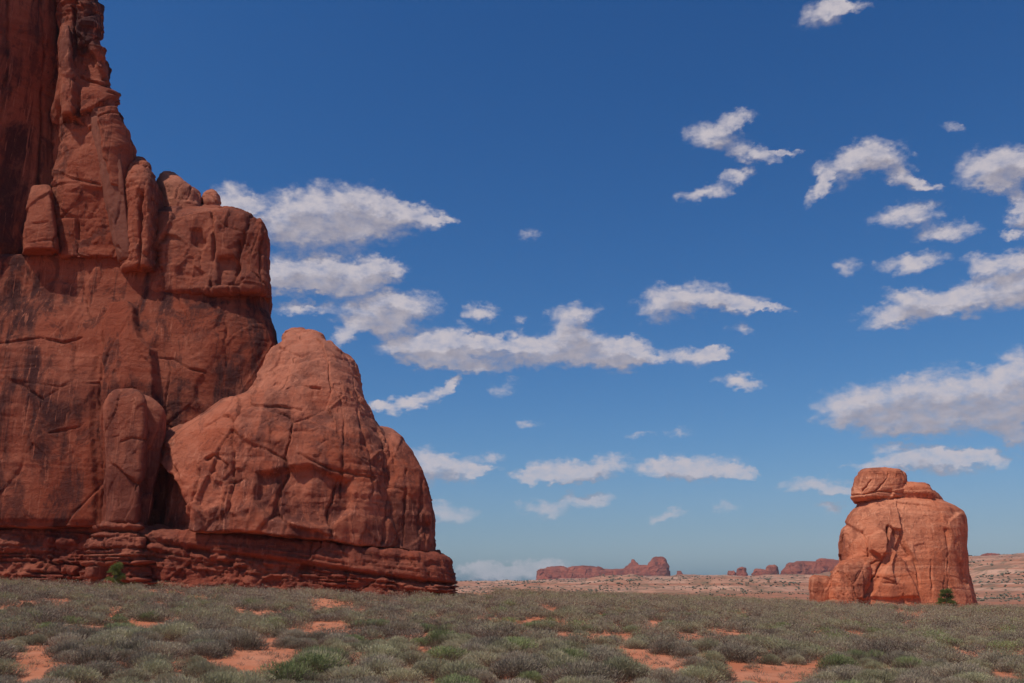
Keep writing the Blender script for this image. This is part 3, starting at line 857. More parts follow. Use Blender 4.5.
# ------------------------------------------------------------------ rounded buttress
YD = 115.0
xb, _ = P(300, 585, YD - 12)
dome = empty('sandstone_buttress', (float(xb), YD - 12, 0.8), 'rounded lighter red sandstone dome leaning on the right end of the dark cliff', 'rock dome')
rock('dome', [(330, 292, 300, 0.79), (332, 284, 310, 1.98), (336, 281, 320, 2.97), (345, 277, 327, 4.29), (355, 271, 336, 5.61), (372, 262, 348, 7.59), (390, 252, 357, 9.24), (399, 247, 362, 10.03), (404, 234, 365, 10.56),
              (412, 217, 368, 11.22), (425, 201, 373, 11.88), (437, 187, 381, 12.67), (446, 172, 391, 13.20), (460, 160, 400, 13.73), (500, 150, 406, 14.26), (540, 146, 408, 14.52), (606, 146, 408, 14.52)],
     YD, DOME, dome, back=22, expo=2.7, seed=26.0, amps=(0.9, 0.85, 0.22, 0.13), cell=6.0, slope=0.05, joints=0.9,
     cracks=[([(286, 388), (300, 385), (320, 388)], 1.0, 0.7), ([(208, 460), (216, 456), (226, 464), (224, 470)], 1.3, 1.0), ([(228, 482), (245, 478), (250, 484)], 1.2, 1.0),
             ([(231, 430), (232, 470), (228, 520)], 1.3, 0.7), ([(200, 470), (196, 500), (190, 528)], 1.1, 0.6), ([(276, 470), (275, 500), (280, 520)], 1.1, 0.6),
             ([(340, 400), (344, 440), (342, 500)], 0.9, 0.4), ([(250, 403), (275, 405), (300, 408)], 1.2, 0.7), ([(283, 350), (300, 356), (320, 352)], 1.3, 0.6),
             ([(384, 440), (382, 470), (387, 500), (381, 545)], 1.2, 0.6), ([(300, 455), (330, 470), (372, 478)], 1.4, 0.6), ([(355, 412), (368, 450), (370, 500)], 1.2, 0.6)],
     slabs=[([(255, 470), (310, 462), (352, 480), (356, 512), (330, 530), (268, 522), (250, 500)], -0.9, 7), ([(130, 470), (158, 462), (172, 478), (190, 508), (194, 545), (130, 545)], -3.2, 3)],
     cut=(BED, 4.2, 2.5))
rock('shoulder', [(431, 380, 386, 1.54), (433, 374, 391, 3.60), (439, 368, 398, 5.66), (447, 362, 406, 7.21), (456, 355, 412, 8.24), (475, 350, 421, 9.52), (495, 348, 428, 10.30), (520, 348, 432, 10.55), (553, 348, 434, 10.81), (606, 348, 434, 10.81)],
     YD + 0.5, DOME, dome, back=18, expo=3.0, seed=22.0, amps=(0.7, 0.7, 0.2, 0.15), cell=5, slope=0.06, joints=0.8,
     cracks=[([(404, 470), (406, 510), (403, 545)], 1.3, 0.8), ([(418, 480), (420, 540)], 1.1, 0.6), ([(392, 455), (396, 500)], 1.1, 0.6)],
     cut=(BED, 4.6, 2.5))
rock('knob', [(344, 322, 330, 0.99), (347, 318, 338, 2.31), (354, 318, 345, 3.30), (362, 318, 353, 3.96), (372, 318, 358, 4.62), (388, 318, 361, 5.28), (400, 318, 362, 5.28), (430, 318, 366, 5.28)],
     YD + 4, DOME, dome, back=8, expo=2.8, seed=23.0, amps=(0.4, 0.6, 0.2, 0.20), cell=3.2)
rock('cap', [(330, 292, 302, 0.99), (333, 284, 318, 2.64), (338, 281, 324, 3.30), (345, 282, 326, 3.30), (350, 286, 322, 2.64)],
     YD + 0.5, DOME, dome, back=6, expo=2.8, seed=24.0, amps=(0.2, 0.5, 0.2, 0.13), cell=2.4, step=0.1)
ledge('base_ledge', 150, 455, -1, 22, 14, YD, dome, 14.0, 4.8,
      right_nodes=[(533, 160, 428, 5), (534, 154, 436, 11.2), (536, 150, 442, 12.2), (545, 148, 445, 12.5), (560, 146, 446, 12.7), (590, 146, 448, 13.0), (608, 146, 448, 13.2)])

# ------------------------------------------------------------------ lone rock on the right
YR = 142.0
xb, zb = P(900, 603, YR)
lone = empty('sandstone_butte', (float(xb), YR, float(zb)), 'squat isolated red sandstone butte with a capstone on top, right of centre', 'rock butte')
rock('body', [(500.5, 866, 932, 4), (501.5, 861, 941, 5.5), (504, 859, 947, 6.5), (508, 857, 956, 7.2), (512, 852, 963, 7.8), (518, 848, 966, 8.3), (532, 842, 965, 8.8), (545, 840, 965, 9.3), (570, 841, 968, 9.8), (590, 843, 973, 10.4), (612, 844, 978, 11)],
     YR, SMALL, lone, back=9, expo=3.3, seed=31.0, amps=(0.4, 0.5, 0.15, 0.08), cell=5.5, step=0.10, slope=0.0, joints=0.65, smooth=2,
     cracks=[([(889, 528), (887, 545), (882, 560), (876, 575), (866, 585), (864, 606)], 1.3, 1.5), ([(892, 528), (908, 548), (914, 560), (920, 590)], 1.0, 0.6),
             ([(862, 532), (870, 548), (868, 556)], 1.0, 0.8), ([(880, 560), (862, 566)], 1.0, 0.6),
             ([(930, 560), (932, 600)], 1.0, 0.35), ([(880, 583), (896, 585)], 0.9, 0.5), ([(946, 530), (948, 600)], 0.8, 0.3), ([(905, 506), (903, 530)], 0.8, 0.3)],
     slabs=[([(866, 535), (880, 529), (888, 535), (886, 555), (880, 560), (870, 552)], 1.0, 3), ([(893, 528), (904, 530), (914, 556), (904, 562), (890, 548)], -0.8, 2.5),
            ([(842, 520), (864, 530), (868, 555), (842, 562)], -0.5, 4), ([(893, 548), (906, 560), (922, 600), (868, 600), (872, 588), (888, 560)], 0.6, 4)])
rock('capstone', [(470, 873, 893, 2.5), (471.2, 865, 901, 4.4), (475, 859, 906, 5.6), (483, 856, 908, 6.2), (492, 854, 908, 6.4), (500, 853.5, 907, 6.4), (503, 856, 904, 5.4)],
     YR - 0.5, SMALL, lone, back=5, expo=3.8, seed=32.0, amps=(0.12, 0.45, 0.12, 0.12), cell=3.0, step=0.08, slope=0.0, smooth=1, joints=0.9,
     cracks=[([(889, 474), (884, 484), (876, 492)], 0.9, 0.6), ([(862, 490), (870, 480)], 0.8, 0.4), ([(853, 495), (880, 492), (908, 493)], 0.7, 0.45), ([(899, 476), (897, 492)], 0.7, 0.4)])
rock('capstone', [(484, 904, 922, 3.0), (485.5, 899, 928, 4.6), (490, 896, 932, 5.6), (496, 896, 936, 5.8), (502, 897, 939, 5.4)],
     YR - 0.5, SMALL, lone, back=5, expo=4.0, seed=33.0, amps=(0.2, 0.4, 0.1, 0.12), cell=1.8, step=0.08, smooth=1)
rock('capstone', [(490, 930, 933, 1.2), (493, 928, 937, 2.8), (498, 926, 941, 3.8), (502, 926, 943, 4)],
     YR - 0.5, SMALL, lone, back=4, expo=2.8, seed=34.0, amps=(0.1, 0.25, 0.1, 0.1), cell=1.8, step=0.08)

xb, zb = P(850, 604, YR - 10)
o = rock('boulder', [(559, 849, 857, 1.5), (560.5, 842, 864, 2.6), (565, 836, 868, 3.6), (574, 832, 869, 4.2), (590, 830, 868, 4.6), (610, 830, 866, 4.8)],
         YR - 7, SMALL, None, back=4, expo=3.6, seed=35.0, amps=(0.25, 0.55, 0.1, 0.1), cell=2.6, step=0.08)
tag(o, 'round-topped sandstone boulder leaning against the left foot of the squat butte', 'boulder')
o = rock('boulder', [(575.5, 816, 827, 2.0), (577, 811, 830, 3.0), (583, 810, 833, 3.4), (600, 810, 834, 3.6), (612, 810, 834, 3.6)],
         YR - 7, SMALL, None, back=3, expo=4.5, seed=36.0, amps=(0.15, 0.25, 0.1, 0.1), cell=2.6, step=0.08)
tag(o, 'low square-cut sandstone boulder outermost on the left of the squat butte', 'boulder')

# ------------------------------------------------------------------ far mesas
def far_rock(name, label, cat, lumps, Yf, seed, f=60.0, group=None):
    """lumps: lists of (py, xl, xr, front fraction)"""
    ax = np.mean([l[-1][1] + l[-1][2] for l in lumps]) / 2
    x0, _ = P(ax, 583, Yf)
    if len(lumps) > 1:
        e = empty(name, (float(x0), Yf, 0.0), label, cat, group)
    else:
        e = None
    last = None
    for k, l in enumerate(lumps):
        nn = [(a_, b_, c_, d_ * f) for (a_, b_, c_, d_) in l]
        last = rock('outcrop' if e else name, nn, Yf + 3 * (k % 3), FARM, e, back=f * 0.9, expo=3.6, step=max(1.1, Yf * 0.00055), seed=seed + k, sc=5.0, slope=0.0,
                    amps=(5.0, 5.0, 1.8, 2.2), cell=5.0, smooth=1)
    if e is None:
        tag(last, label, cat, group)
    return e or last


far_rock('mesa', 'long low red mesa with a raised lump at its right end, alone on the horizon', 'mesa',
         [[(569, 541, 550, .3), (570, 538.5, 560, .7), (575, 538, 600, .95), (580, 537, 602, 1.05), (590, 534, 606, 1.3)],
          [(566.5, 551, 560, .3), (568, 547, 566, .7), (574, 545, 575, .9), (590, 545, 580, 1.2)],
          [(566.5, 574, 594, .3), (568, 569, 600, .7), (574, 563, 612, .9), (590, 560, 620, 1.2)],
          [(569.5, 600, 626, .4), (571, 597, 640, .8), (577, 595, 650, 1.0), (590, 592, 655, 1.25)],
          [(559.5, 632, 633.5, .15), (562, 631.3, 635, .3), (565, 629, 638, .5), (567, 626, 650, .8), (577, 618, 660, 1.1), (590, 615, 664, 1.3)],
          [(557, 655, 662, .3), (558.5, 652, 665, .5), (562, 650, 666.5, .7), (567, 646, 669, .9), (577, 640, 670, 1.1), (590, 636, 673, 1.35)]], 3000, 41.0, 75)
far_rock('rock_spire', 'small lone red stump of rock just right of the long mesa', 'rock spire',
         [[(571, 678, 680, .3), (573, 676.5, 681.5, .7), (577, 675.5, 683, 1), (588, 674, 685, 1.3)]], 3000, 51.0, 14)
far_rock('rock_outcrop', 'tiny dark outcrop barely showing on the skyline between the spire and the dark lumps', 'outcrop',
         [[(576.5, 703, 706, .4), (578, 700, 709, .9), (586, 697, 712, 1.3)]], 3000, 53.0, 16)
far_rock('rock_outcrop', 'pair of small dark rock lumps left of the distant dark mesas', 'outcrop',
         [[(571, 730, 733, .3), (573, 728.5, 735, .7), (585, 727, 738, 1.2)], [(566.5, 738, 742, .3), (568, 736, 746, .8), (574, 735, 748, 1), (588, 733, 750, 1.3)]], 2700, 55.0, 22)
far_rock('rock_outcrop', 'dark flat-topped outcrop between the pair of lumps and the longest dark mesa', 'outcrop',
         [[(568.5, 757, 764, .4), (570, 754, 768, .8), (575, 752, 770, 1), (588, 750, 772, 1.2)], [(564.8, 770, 774, .4), (566.5, 767, 776.5, .8), (573, 765, 778, 1), (588, 763, 780, 1.3)]], 2700, 58.0, 24)
far_rock('mesa', 'long dark red mesa running behind the left side of the squat butte', 'mesa',
         [[(563, 790, 800, .4), (564.5, 786, 812, .8), (571, 782, 820, 1), (590, 779, 824, 1.3)], [(561, 797, 840, .4), (562.5, 793, 850, .8), (570, 790, 862, 1), (590, 785, 872, 1.3)],
          [(558.5, 822, 832, .3), (560, 818, 840, .7), (568, 812, 860, 1), (590, 800, 880, 1.2)]], 2600, 61.0, 50)
far_rock('mesa', 'low red cap of rock on the pale ridge at the right edge beyond the butte', 'mesa',
         [[(553.5, 988, 998, .4), (554.8, 983, 1002, .8), (558.5, 978, 1009, 1), (568, 972, 1014, 1.3)], [(557.5, 1004, 1030, .5), (559, 1000, 1040, .9), (568, 990, 1050, 1.1)]], 2500, 64.0, 40)

# ------------------------------------------------------------------ vegetation
def twig_material(name, tips):
    """tips: list of (value, colour) picked by the 'tint' attribute of each twig"""
    m = bpy.data.materials.new(name); m.use_nodes = True
    t = NT(m.node_tree)
    b = t.n['Principled BSDF']
    b.inputs['Roughness'].default_value = 0.8
    b.inputs['Specular IOR Level'].default_value = 0.2
    at = t.new('ShaderNodeAttribute', attribute_name='tint')
    oi = t.new('ShaderNodeObjectInfo').outputs['Random']
    rp = t.new('ShaderNodeValToRGB')
    cr = rp.color_ramp
    while len(cr.elements) < len(tips): cr.elements.new(0.5)
    for e, (p_, c_) in zip(cr.elements, tips):
        e.position = p_; e.color = (*c_, 1)
    t.l.new(at.outputs['Fac'], rp.inputs[0])
    g = t.new('ShaderNodeNewGeometry').outputs['Position']
    n = t.noise(g, 0.8, 3, 0.6)
    hs = t.new('ShaderNodeHueSaturation')
    t.l.new(rp.outputs[0], hs.inputs['Color'])
    t.l.new(t.m('ADD', t.m('MULTIPLY', n, 1.3), t.m('MULTIPLY_ADD', oi, 0.4, 0.12)), hs.inputs['Value'])
    t.l.new(hs.outputs[0], b.inputs['Base Color'])
    tr = t.new('ShaderNodeBsdfTranslucent')
    t.l.new(hs.outputs[0], tr.inputs[0])
    mx = t.new('ShaderNodeMixShader'); mx.inputs[0].default_value = 0.22
    t.l.new(b.outputs[0], mx.inputs[1]); t.l.new(tr.outputs[0], mx.inputs[2])
    t.l.new(mx.outputs[0], t.n['Material Output'].inputs['Surface'])
    return m


# one ramp for the whole flat: 0..0.6 grey twigs and sage, 0.6..0.8 straw, 0.8..1 fresh green
BRUSH = twig_material('desert_brush', [(0.0, (0.11, 0.078, 0.055)), (0.22, (0.40, 0.305, 0.215)), (0.48, (0.44, 0.36, 0.22)), (0.62, (0.39, 0.35, 0.165)),
                                       (0.74, (0.44, 0.38, 0.235)), (0.86, (0.255, 0.285, 0.10)), (1.0, (0.30, 0.335, 0.12))])
BARK = twig_material('grey_bark', [(0.0, (0.12, 0.09, 0.07)), (1.0, (0.2, 0.16, 0.13))])
JUNI = twig_material('juniper_green', [(0.0, (0.07, 0.085, 0.025)), (0.6, (0.14, 0.175, 0.045)), (1.0, (0.23, 0.26, 0.07))])


def bush_blades(rng, cx, cy, cz, rad, hgt, nb, wid, lmin, lmax, tint0, tint_sd, up=1.0, shaded_wood=True):
    """nb twigs in a dome: arrays (nb,3,3) and tints"""
    th = rng.uniform(0, 2 * np.pi, nb)
    ph = np.arccos(rng.uniform(0.0, 1, nb) ** 0.8)
    lob = 1 + 0.22 * np.sin(th * 3 + rng.uniform(0, 6)) + 0.12 * np.sin(th * 5 + rng.uniform(0, 6))
    rr = rng.uniform(0.25, 1.0, nb) ** 0.55
    dx, dy, dz = np.sin(ph) * np.cos(th), np.sin(ph) * np.sin(th), np.cos(ph)
    L = rng.uniform(lmin, lmax, nb)
    bx = cx + dx * rad * rr * lob * 0.9; by = cy + dy * rad * rr * lob * 0.9
    bz = cz + np.maximum(dz * hgt * rr * (0.85 + 0.15 * lob) - L * 0.4, -0.02)
    vx = dx * 0.8 + rng.normal(0, 0.42, nb); vy = dy * 0.8 + rng.normal(0, 0.42, nb); vz = dz * 0.5 + up * 0.75 + rng.normal(0, 0.2, nb)
    ln = np.sqrt(vx * vx + vy * vy + vz * vz)
    vx, vy, vz = vx / ln, vy / ln, vz / ln
    # width vector: random, square to the twig
    wx, wy, wz = rng.normal(size=(3, nb))
    dt = wx * vx + wy * vy + wz * vz
    wx, wy, wz = wx - dt * vx, wy - dt * vy, wz - dt * vz
    wl = np.sqrt(wx * wx + wy * wy + wz * wz) + 1e-6
    ww = wid * rng.uniform(0.5, 1.2, nb) / wl
    wx, wy, wz = wx * ww, wy * ww, wz * ww
    A = np.stack([bx - wx * .5, by - wy * .5, bz - wz * .5], -1)
    B = np.stack([bx + wx * .5, by + wy * .5, bz + wz * .5], -1)
    Cc = np.stack([bx + vx * L, by + vy * L, bz + vz * L], -1)
    # dark wood low down, also painting in shade inside the bush; leafy tips
    low = shaded_wood * np.clip(1.25 - (bz - cz) / (0.5 * hgt + 1e-6), 0, 1)
    tint = tint0 + rng.normal(0, tint_sd, nb)
    tint = np.clip(np.where(rng.uniform(size=nb) < low * 0.85, 0.02 + 0.10 * rng.uniform(size=nb), tint), 0, 1)
    return np.stack([A, B, Cc], 1), tint


def tri_mesh(name, tris, tints, mat, parent=None):
    V = np.concatenate(tris).reshape(-1, 3)
    T = np.repeat(np.concatenate(tints), 3)
    F = np.arange(len(V)).reshape(-1, 3)
    return mesh_np(name, V, F, mat, parent, smooth=False, tris=True, attrs={'tint': T})


# bare sand (pixels in the photo where red ground shows) turned into ground spots: (px, py, half width px, half height px)
BARE = [(42, 655, 26, 12), (22, 672, 18, 10), (222, 632, 12, 6), (262, 641, 16, 6), (312, 626, 16, 7), (430, 650, 12, 9), (425, 635, 12, 4), (785, 672, 34, 12), (820, 663, 14, 7), (757, 660, 12, 6),
        (1000, 675, 22, 8), (148, 681, 18, 7), (320, 602, 14, 5), (345, 606, 18, 3), (182, 618, 8, 3), (236, 612, 8, 4), (385, 640, 8, 4), (735, 668, 8, 4), (545, 655, 8, 4), (860, 668, 8, 4), (60, 600, 20, 3),
        (545, 606, 10, 3), (200, 598, 10, 2), (650, 622, 12, 3), (900, 612, 12, 2), (920, 616, 10, 3), (150, 590, 12, 2), (405, 660, 6, 8), (450, 664, 8, 4), (520, 622, 8, 3), (100, 632, 8, 3), (960, 655, 10, 4)]


def bare(x, y):
    z = ground_z(x, y)
    px, py = project(x, y, z + 0.05)
    m = np.zeros(np.shape(x))
    for (cx, cy, rx, ry) in BARE:
        m = np.maximum(m, 1 - np.hypot((px - cx) / (rx * 1.0 + 1.5), (py - cy - ry * 0.45 - 1) / (ry * 1.4 + 1.2)))
    return m


# big rocks stand here: keep plants off their footprints (x0, x1, y0, y1)
def in_rock(x, y):
    xa, _ = P(460, 590, YD - 22)
    left = (x < np.interp(y, [YD - 25, YD - 22, YD], [xa - 3.0, xa, xa + 3])) & (y > np.where(x < P(146, 590, YC)[0], YC - 17.5, YD - 24.5)) & (y < 175)
    pil_ = (x > P(88, 590, YC - 14)[0]) & (x < P(146, 590, YC - 14)[0]) & (y > YC - 25.0) & (y < 150)
    lon = (np.abs(x - P(895, 600, YR)[0]) < 13.5) & (y > YR - 13) & (y < YR + 12)
    return left | pil_ | lon


# scatter: jittered cells with growing spacing
pts = []
r = 11.0
rs = np.random.default_rng(23)
while r < 170:
    sp = 1.0 if r < 38 else (1.2 if r < 75 else 1.42)
    n = int(R(76) * r / sp)
    a = (np.arange(n) + rs.uniform(-0.42, 0.42, n)) / n * R(76) - R(38)
    rr = r + rs.uniform(-0.42, 0.42, n) * sp
    pts.append(np.stack([rr * np.sin(a), rr * np.cos(a)], -1))
    r += sp * 0.92
pts = np.concatenate(pts)
px_, py_ = pts[:, 0], pts[:, 1]
lowf = fbm(px_ / 5.5, py_ / 9.0, 3.3 + 0 * px_, 3)
keep = (bare(px_, py_) < 0.12) & ~in_rock(px_, py_) & ((lowf < 0.40) | (np.hypot(px_, py_) > 120)) & (rs.uniform(size=len(px_)) < 0.89)
pts = pts[keep]
dist = np.hypot(pts[:, 0], pts[:, 1])
order = np.argsort(dist)
pts, dist = pts[order], dist[order]
gz = ground_z(pts[:, 0], pts[:, 1])
size = np.exp(rs.normal(-0.04, 0.32, len(pts)))
size = np.where(dist < 60, np.minimum(size, 1.4), size)
species = fbm(pts[:, 0] / 8 + 40, pts[:, 1] / 14, 9.1 + 0 * dist, 3)
roll = rs.uniform(size=len(pts))
# kind: 0 grey twiggy, 1 sage green, 2 straw, 3 fresh green
kind = np.where(roll < 0.54, 0, np.where(roll < 0.87, 1, np.where(roll < 0.955, 2, 3)))
kind = np.where((species > 0.35) & (kind == 0), 1, kind)
kind = np.where((species > 0.6) & (kind == 1) & (roll > 0.6), 3, kind)
TINT = {0: (0.30, 0.13), 1: (0.52, 0.10), 2: (0.72, 0.05), 3: (0.87, 0.07)}

# the green broom clumps that stand out in the photo: (px, py of the middle, width px, label)
GREEN = [(330, 655, 80, 'wide fresh green broom clump low in the foreground, left of centre'),
         (435, 627, 58, 'bright green clump in front of the buttress, left of centre'),
         (125, 628, 46, 'dull green rounded bush left of centre beneath the upright slab'),
         (370, 622, 46, 'yellow green tuft midway out in front of the round dome'),
         (865, 656, 50, 'pale green bush in the right foreground below the squat butte'),
         (915, 664, 40, 'dark green bush at lower right beside a patch of red sand'),
         (530, 624, 40, 'faint green tuft near the middle of the brush flat'),
         (415, 597, 40, 'green tuft just in front of the buttress ledge at its right end'),
         (82, 594, 26, 'greener bush close to the cliff foot left of the small juniper'),
         (670, 622, 34, 'light green tuft in the middle distance right of centre')]


def ground_hit(px, py):
    x, y, z = ray(px, py)
    t = 14.0
    while t < 160:
        if CAM_Z + z * t < float(ground_z(x * t, y * t)): break
        t += 0.1
    return float(x * t), float(y * t)


special = []
for (gx, gy, gw, lab) in GREEN:
    x, y = ground_hit(gx, gy + 6)
    special.append((x, y, gw / FPX * y / 2, lab))
taken = np.zeros(len(pts), bool)
for (x, y, rw, lab) in special:
    taken |= np.hypot(pts[:, 0] - x, pts[:, 1] - y) < rw * 0.85
pts, dist, gz, size, kind = pts[~taken], dist[~taken], gz[~taken], size[~taken], kind[~taken]

# which shrubs are inside the frame
qx, qy = project(pts[:, 0], pts[:, 1], gz + 0.25)
inframe = (qx > -18) & (qx < W + 18) & (qy < H + 30)
near_idx = [i for i in range(len(pts)) if inframe[i] and qy[i] < H + 14][:290]
near_set = set(near_idx)

# shared bush meshes, unit radius 0.5 m
LABELS = {0: ('grey brown twiggy desert shrub, low and dry, on red sand in the foreground', 'grey brown shrubs in the foreground'),
          1: ('sage green rounded desert shrub among the grey brush in the foreground', 'sage green shrubs in the foreground'),
          2: ('pale straw coloured dry tuft among the foreground shrubs', 'straw coloured tufts in the foreground'),
          3: ('small fresh green shrub among the grey foreground brush', 'small fresh green shrubs in the foreground')}
protos = {}
for kd in range(4):
    for vnt in range(6 if kd < 2 else 3):
        rg = np.random.default_rng(100 + kd * 10 + vnt)
        nb = 6000
        t1, c1 = bush_blades(rg, 0, 0, 0.0, 0.58, 0.43, nb, 0.011, 0.03, 0.09, TINT[kd][0] + rg.normal(0, 0.03), TINT[kd][1], up=0.7)
        t2, c2 = bush_blades(rg, 0, 0, 0.0, 0.53, 0.34, 380, 0.012, 0.08, 0.18, 0.08, 0.06, up=0.9)
        o = tri_mesh('desert_shrub', [t1, t2], [c1, c2], BRUSH)
        protos[(kd, vnt)] = [o, False]
n_by = {}
for i in near_idx:
    kd = int(kind[i])
    nv = 6 if kd < 2 else 3
    vnt = n_by.get(kd, 0) % nv
    n_by[kd] = n_by.get(kd, 0) + 1
    pr = protos[(kd, vnt)]
    if not pr[1]:
        o = pr[0]; pr[1] = True
    else:
        o = pr[0].copy(); C.objects.link(o)
    s = float(size[i])
    o.location = (float(pts[i, 0]), float(pts[i, 1]), float(gz[i]) - 0.03)
    o.rotation_euler = (0, 0, rs.uniform(0, 6.28))
    o.scale = (s * rs.uniform(0.9, 1.2), s * rs.uniform(0.9, 1.2), s * rs.uniform(0.85, 1.1))
    tag(o, LABELS[kd][0], 'shrub', LABELS[kd][1])
for pr in protos.values():
    if not pr[1]:
        bpy.data.objects.remove(pr[0])

# named green clumps
for k, (x, y, rw, lab) in enumerate(special):
    rg = np.random.default_rng(300 + k)
    z0 = float(ground_z(x, y)) - 0.03
    rw = max(0.6, min(rw, 1.15))
    px_scale = max(1.0, y / 26)
    nb = int(7000 / px_scale)
    tris, tin = [], []
    for q in range(4):
        a = rg.uniform(0, 6.28); d_ = rw * 0.45
        t1, c1 = bush_blades(rg, d_ * math.cos(a), 0.6 * d_ * math.sin(a), 0, rw * 0.62, 0.42, nb // 4, 0.013 * px_scale, 0.07, 0.20, 0.86, 0.10, up=1.2)
        t2, c2 = bush_blades(rg, d_ * math.cos(a), 0.6 * d_ * math.sin(a), 0, rw * 0.6, 0.34, nb // 9, 0.02 * px_scale, 0.15, 0.26, 0.35, 0.1, up=1.0)
        tris += [t1, t2]; tin += [c1, c2]
    o = tri_mesh('broom_shrub', tris, tin, BRUSH)
    o.location = (x, y, z0)
    tag(o, lab, 'shrub')

# the rest of the flat: one mass
tris, tin = [], []
for i in range(len(pts)):
    if i in near_set: continue
    if not inframe[i] and not (abs(qx[i] - W / 2) < W * 0.62 and dist[i] < 190): continue
    d_ = dist[i]
    kd = int(kind[i])
    ps = max(1.0, d_ / 26)
    nb = int(np.clip(3600 / ps ** 1.75, 60, 3600)) if d_ > 26 else 500
    s = float(size[i]) * (1.0 if d_ < 32 else 1.12 if d_ < 70 else 1.4 * (1.0 + 0.75 * (rs.uniform() < 0.2)))
    hh = 0.43 * (0.9 + 0.2 * rs.uniform()) * min(s, 2.3)
    t1, c1 = bush_blades(rs, pts[i, 0], pts[i, 1], gz[i] - 0.03, 0.64 * s, hh, nb, 0.0145 * min(ps, 5.2), 0.04, 0.10 + 0.018 * min(ps, 4), TINT[kd][0] - 0.02 + rs.normal(0, 0.10), TINT[kd][1] * 1.1, up=0.6)
    tris.append(t1); tin.append(c1)
o = tri_mesh('desert_brush', tris, tin, BRUSH)
tag(o, 'dense grey green desert brush covering the red flat out to the rocks', 'brush', kind='stuff')
print('brush tris', sum(len(t_) for t_ in tris), 'bushes', len(pts), 'near', len(near_idx), 'farthest near', dist[near_idx[-1]])

# seedlings, dead twigs and litter between the shrubs
tris, tin = [], []
rl = np.random.default_rng(61)
for i in range(5200):
    rr_ = 12 + 60 * rl.uniform() ** 0.8; a_ = rl.uniform(-R(33), R(33))
    x, y = rr_ * math.sin(a_), rr_ * math.cos(a_)
    sz = rl.uniform(0.05, 0.24)
    t1, c1 = bush_blades(rl, x, y, float(0), sz, sz * 0.8, int(14 + 260 * sz * min(1, 30 / rr_)), 0.010 * max(1, rr_ / 30), 0.04, 0.13, rl.choice([0.15, 0.3, 0.5, 0.74]), 0.1, up=0.6)
    tris.append(t1); tin.append(c1)
allt = np.concatenate(tris); cen = allt[:, 0, :2]
allt[:, :, 2] += ground_z(cen[:, 0], cen[:, 1])[:, None]
o = tri_mesh('dry_litter', [allt], tin, BRUSH)
tag(o, 'dead twigs and tiny dry tufts scattered over the sand between the shrubs', 'litter', kind='stuff')

# far scrub and junipers dotted over the slickrock: beyond counting
n = 90000
rs2 = np.random.default_rng(77)
rr = np.exp(rs2.uniform(math.log(190), math.log(3600), n)); aa = rs2.uniform(R(-36), R(36), n)
x, y = rr * np.sin(aa), rr * np.cos(aa)
dn = fbm(x / 130, y / 60, 5.5 + 0 * x, 4) + 0.25 * rs2.normal(size=n)
azp = 512 + FPX * np.tan(aa) / math.cos(PITCH)
k = (dn > 0.16) | ((azp > 440) & (azp < 560) & (rr > 1300) & (rs2.uniform(size=n) < 0.6))
x, y, rr = x[k], y[k], rr[k]
z = ground_z(x, y)
n = len(x)
ico = np.array([(0, 0, 1), (.89, 0, .35), (.28, .85, .35), (-.72, .53, .35), (-.72, -.53, .35), (.28, -.85, .35), (0.2, 0.1, -0.5)])
tri = np.array([(0, 1, 2), (0, 2, 3), (0, 3, 4), (0, 4, 5), (0, 5, 1), (6, 2, 1), (6, 3, 2), (6, 4, 3), (6, 5, 4), (6, 1, 5)])
s = rs2.uniform(0.3, 1.15, n) ** 1.3 * np.clip(rr / 700, 0.6, 1.9)
V = ico[None] * s[:, None, None] * rs2.uniform(0.6, 1.35, (n, 7, 1)) * np.array([1.15, 1.15, 0.7])
V = V + np.stack([x, y, z + s * 0.25], -1)[:, None]
Fq = (tri[None] + (np.arange(n) * 7)[:, None, None]).reshape(-1, 3)
scr = bpy.data.materials.new('far_scrub_green'); scr.use_nodes = True
tt = NT(scr.node_tree); bb = tt.n['Principled BSDF']; bb.inputs['Roughness'].default_value = 0.9
gg = tt.new('ShaderNodeNewGeometry').outputs['Position']
tt.l.new(tt.mix(tt.noise(gg, 0.05, 3, 0.6), (0.075, 0.085, 0.05), (0.17, 0.155, 0.10)), bb.inputs['Base Color'])
o = mesh_np('far_scrub', V.reshape(-1, 3), Fq, scr, None, smooth=False, tris=True)
tag(o, 'dark scrub and junipers dotted over the distant pale slickrock', 'scrub', kind='stuff')


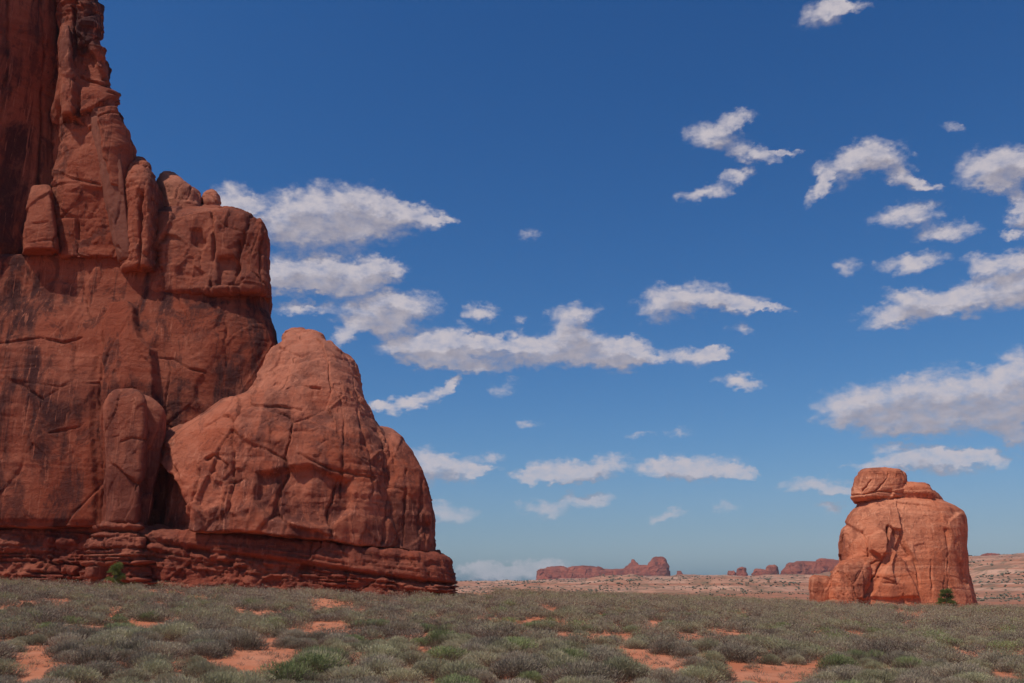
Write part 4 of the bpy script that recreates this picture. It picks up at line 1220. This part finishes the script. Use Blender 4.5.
# two small junipers at the feet of the rocks
def juniper(px, py, Yj, hgt, wid, label, seed, lean=0.0):
    x, _ = P(px, py, Yj)
    x = float(x)
    z = float(ground_z(x, Yj)) - 0.05
    e = empty('juniper_tree', (x, Yj, z), label, 'tree')
    rg = np.random.default_rng(seed)
    # trunk: tapered, bent, with limbs
    V, F = [], []
    def tube(p0, p1, r0, r1, n=7, seg=4):
        base = len(V)
        p0, p1 = np.array(p0, float), np.array(p1, float)
        ax_ = (p1 - p0) / np.linalg.norm(p1 - p0)
        s1 = np.cross(ax_, [0.3, 0.9, 0.1]); s1 /= np.linalg.norm(s1); s2 = np.cross(ax_, s1)
        for i in range(seg + 1):
            t_ = i / seg; c_ = p0 + (p1 - p0) * t_ + s1 * 0.04 * math.sin(t_ * 5)
            rr_ = r0 + (r1 - r0) * t_
            for k_ in range(n):
                a_ = 2 * math.pi * k_ / n
                V.append(c_ + (s1 * math.cos(a_) + s2 * math.sin(a_)) * rr_ * (1 + 0.15 * rg.normal()))
        for i in range(seg):
            for k_ in range(n):
                F.append((base + i * n + k_, base + i * n + (k_ + 1) % n, base + (i + 1) * n + (k_ + 1) % n, base + (i + 1) * n + k_))
    tube((0, 0, -0.1), (lean * 0.4, 0, hgt * 0.75), 0.11, 0.04)
    for q in range(7):
        a_ = q * 2.4; h0 = hgt * (0.12 + 0.09 * q)
        tube((lean * 0.2, 0, h0), (wid * 0.36 * math.cos(a_), wid * 0.36 * math.sin(a_), h0 + hgt * 0.22), 0.05, 0.015, 5, 3)
    V = np.array(V) + np.array([x, Yj, z])
    o1 = mesh_np('trunk', V, F, BARK, e, attrs={'tint': rg.uniform(0, 1, len(V))})
    tr_, tn_ = [], []
    for q in range(44):
        u = rg.uniform(0, 1); a_ = rg.uniform(0, 6.28)
        rd = wid * 0.5 * (1 - 0.62 * u) * math.sqrt(rg.uniform(0.1, 1))
        t1, c1 = bush_blades(rg, x + lean * u + rd * math.cos(a_), Yj + rd * math.sin(a_), z + hgt * (0.08 + 0.78 * u), wid * rg.uniform(0.13, 0.24), hgt * rg.uniform(0.08, 0.15), 190, 0.05, 0.10, 0.24,
                             rg.uniform(0.45, 1.0), 0.15, up=0.9, shaded_wood=False)
        tr_.append(t1); tn_.append(c1)
    tri_mesh('crown', tr_, tn_, JUNI, e)


juniper(115, 585, 97, 2.9, 1.9, 'small dark green juniper at the cliff foot below the upright slab', 501)
juniper(947, 602, YR - 14.5, 2.9, 2.6, 'small bright green juniper at the foot of the squat butte', 502)

# rubble perched on the right tip of the buttress ledge
rb_ = np.random.default_rng(15)
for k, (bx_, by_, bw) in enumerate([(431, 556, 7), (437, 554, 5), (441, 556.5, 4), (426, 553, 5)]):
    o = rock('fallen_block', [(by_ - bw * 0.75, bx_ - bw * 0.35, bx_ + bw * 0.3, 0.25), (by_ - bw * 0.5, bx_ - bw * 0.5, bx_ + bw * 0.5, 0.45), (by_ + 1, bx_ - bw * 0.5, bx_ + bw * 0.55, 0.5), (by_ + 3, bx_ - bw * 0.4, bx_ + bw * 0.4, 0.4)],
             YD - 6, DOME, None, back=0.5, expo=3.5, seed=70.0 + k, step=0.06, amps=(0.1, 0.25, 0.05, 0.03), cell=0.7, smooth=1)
    tag(o, 'small fallen sandstone block perched on the right tip of the ledge', 'fallen block', 'fallen blocks on the ledge tip')

# ------------------------------------------------------------------ air
def build_haze():
    x0, x1, y0, y1, z0, z1 = -4200, 4200, -60, 4600, -120, 420
    v = [(x, y, z) for x in (x0, x1) for y in (y0, y1) for z in (z0, z1)]
    f = [(0, 1, 3, 2), (4, 6, 7, 5), (0, 4, 5, 1), (2, 3, 7, 6), (0, 2, 6, 4), (1, 5, 7, 3)]
    m = bpy.data.materials.new('thin_air'); m.use_nodes = True
    t = NT(m.node_tree)
    t.n.clear()
    out = t.new('ShaderNodeOutputMaterial'); pv = t.new('ShaderNodeVolumePrincipled')
    pv.inputs['Color'].default_value = (0.82, 0.89, 1.0, 1)
    pv.inputs['Density'].default_value = 0.00005
    pv.inputs['Anisotropy'].default_value = 0.0
    t.l.new(pv.outputs[0], out.inputs['Volume'])
    o = mesh_np('haze', v, f, m, None, smooth=False)
    tag(o, kind='stuff')


USE_HAZE = True
if USE_HAZE:
    build_haze()
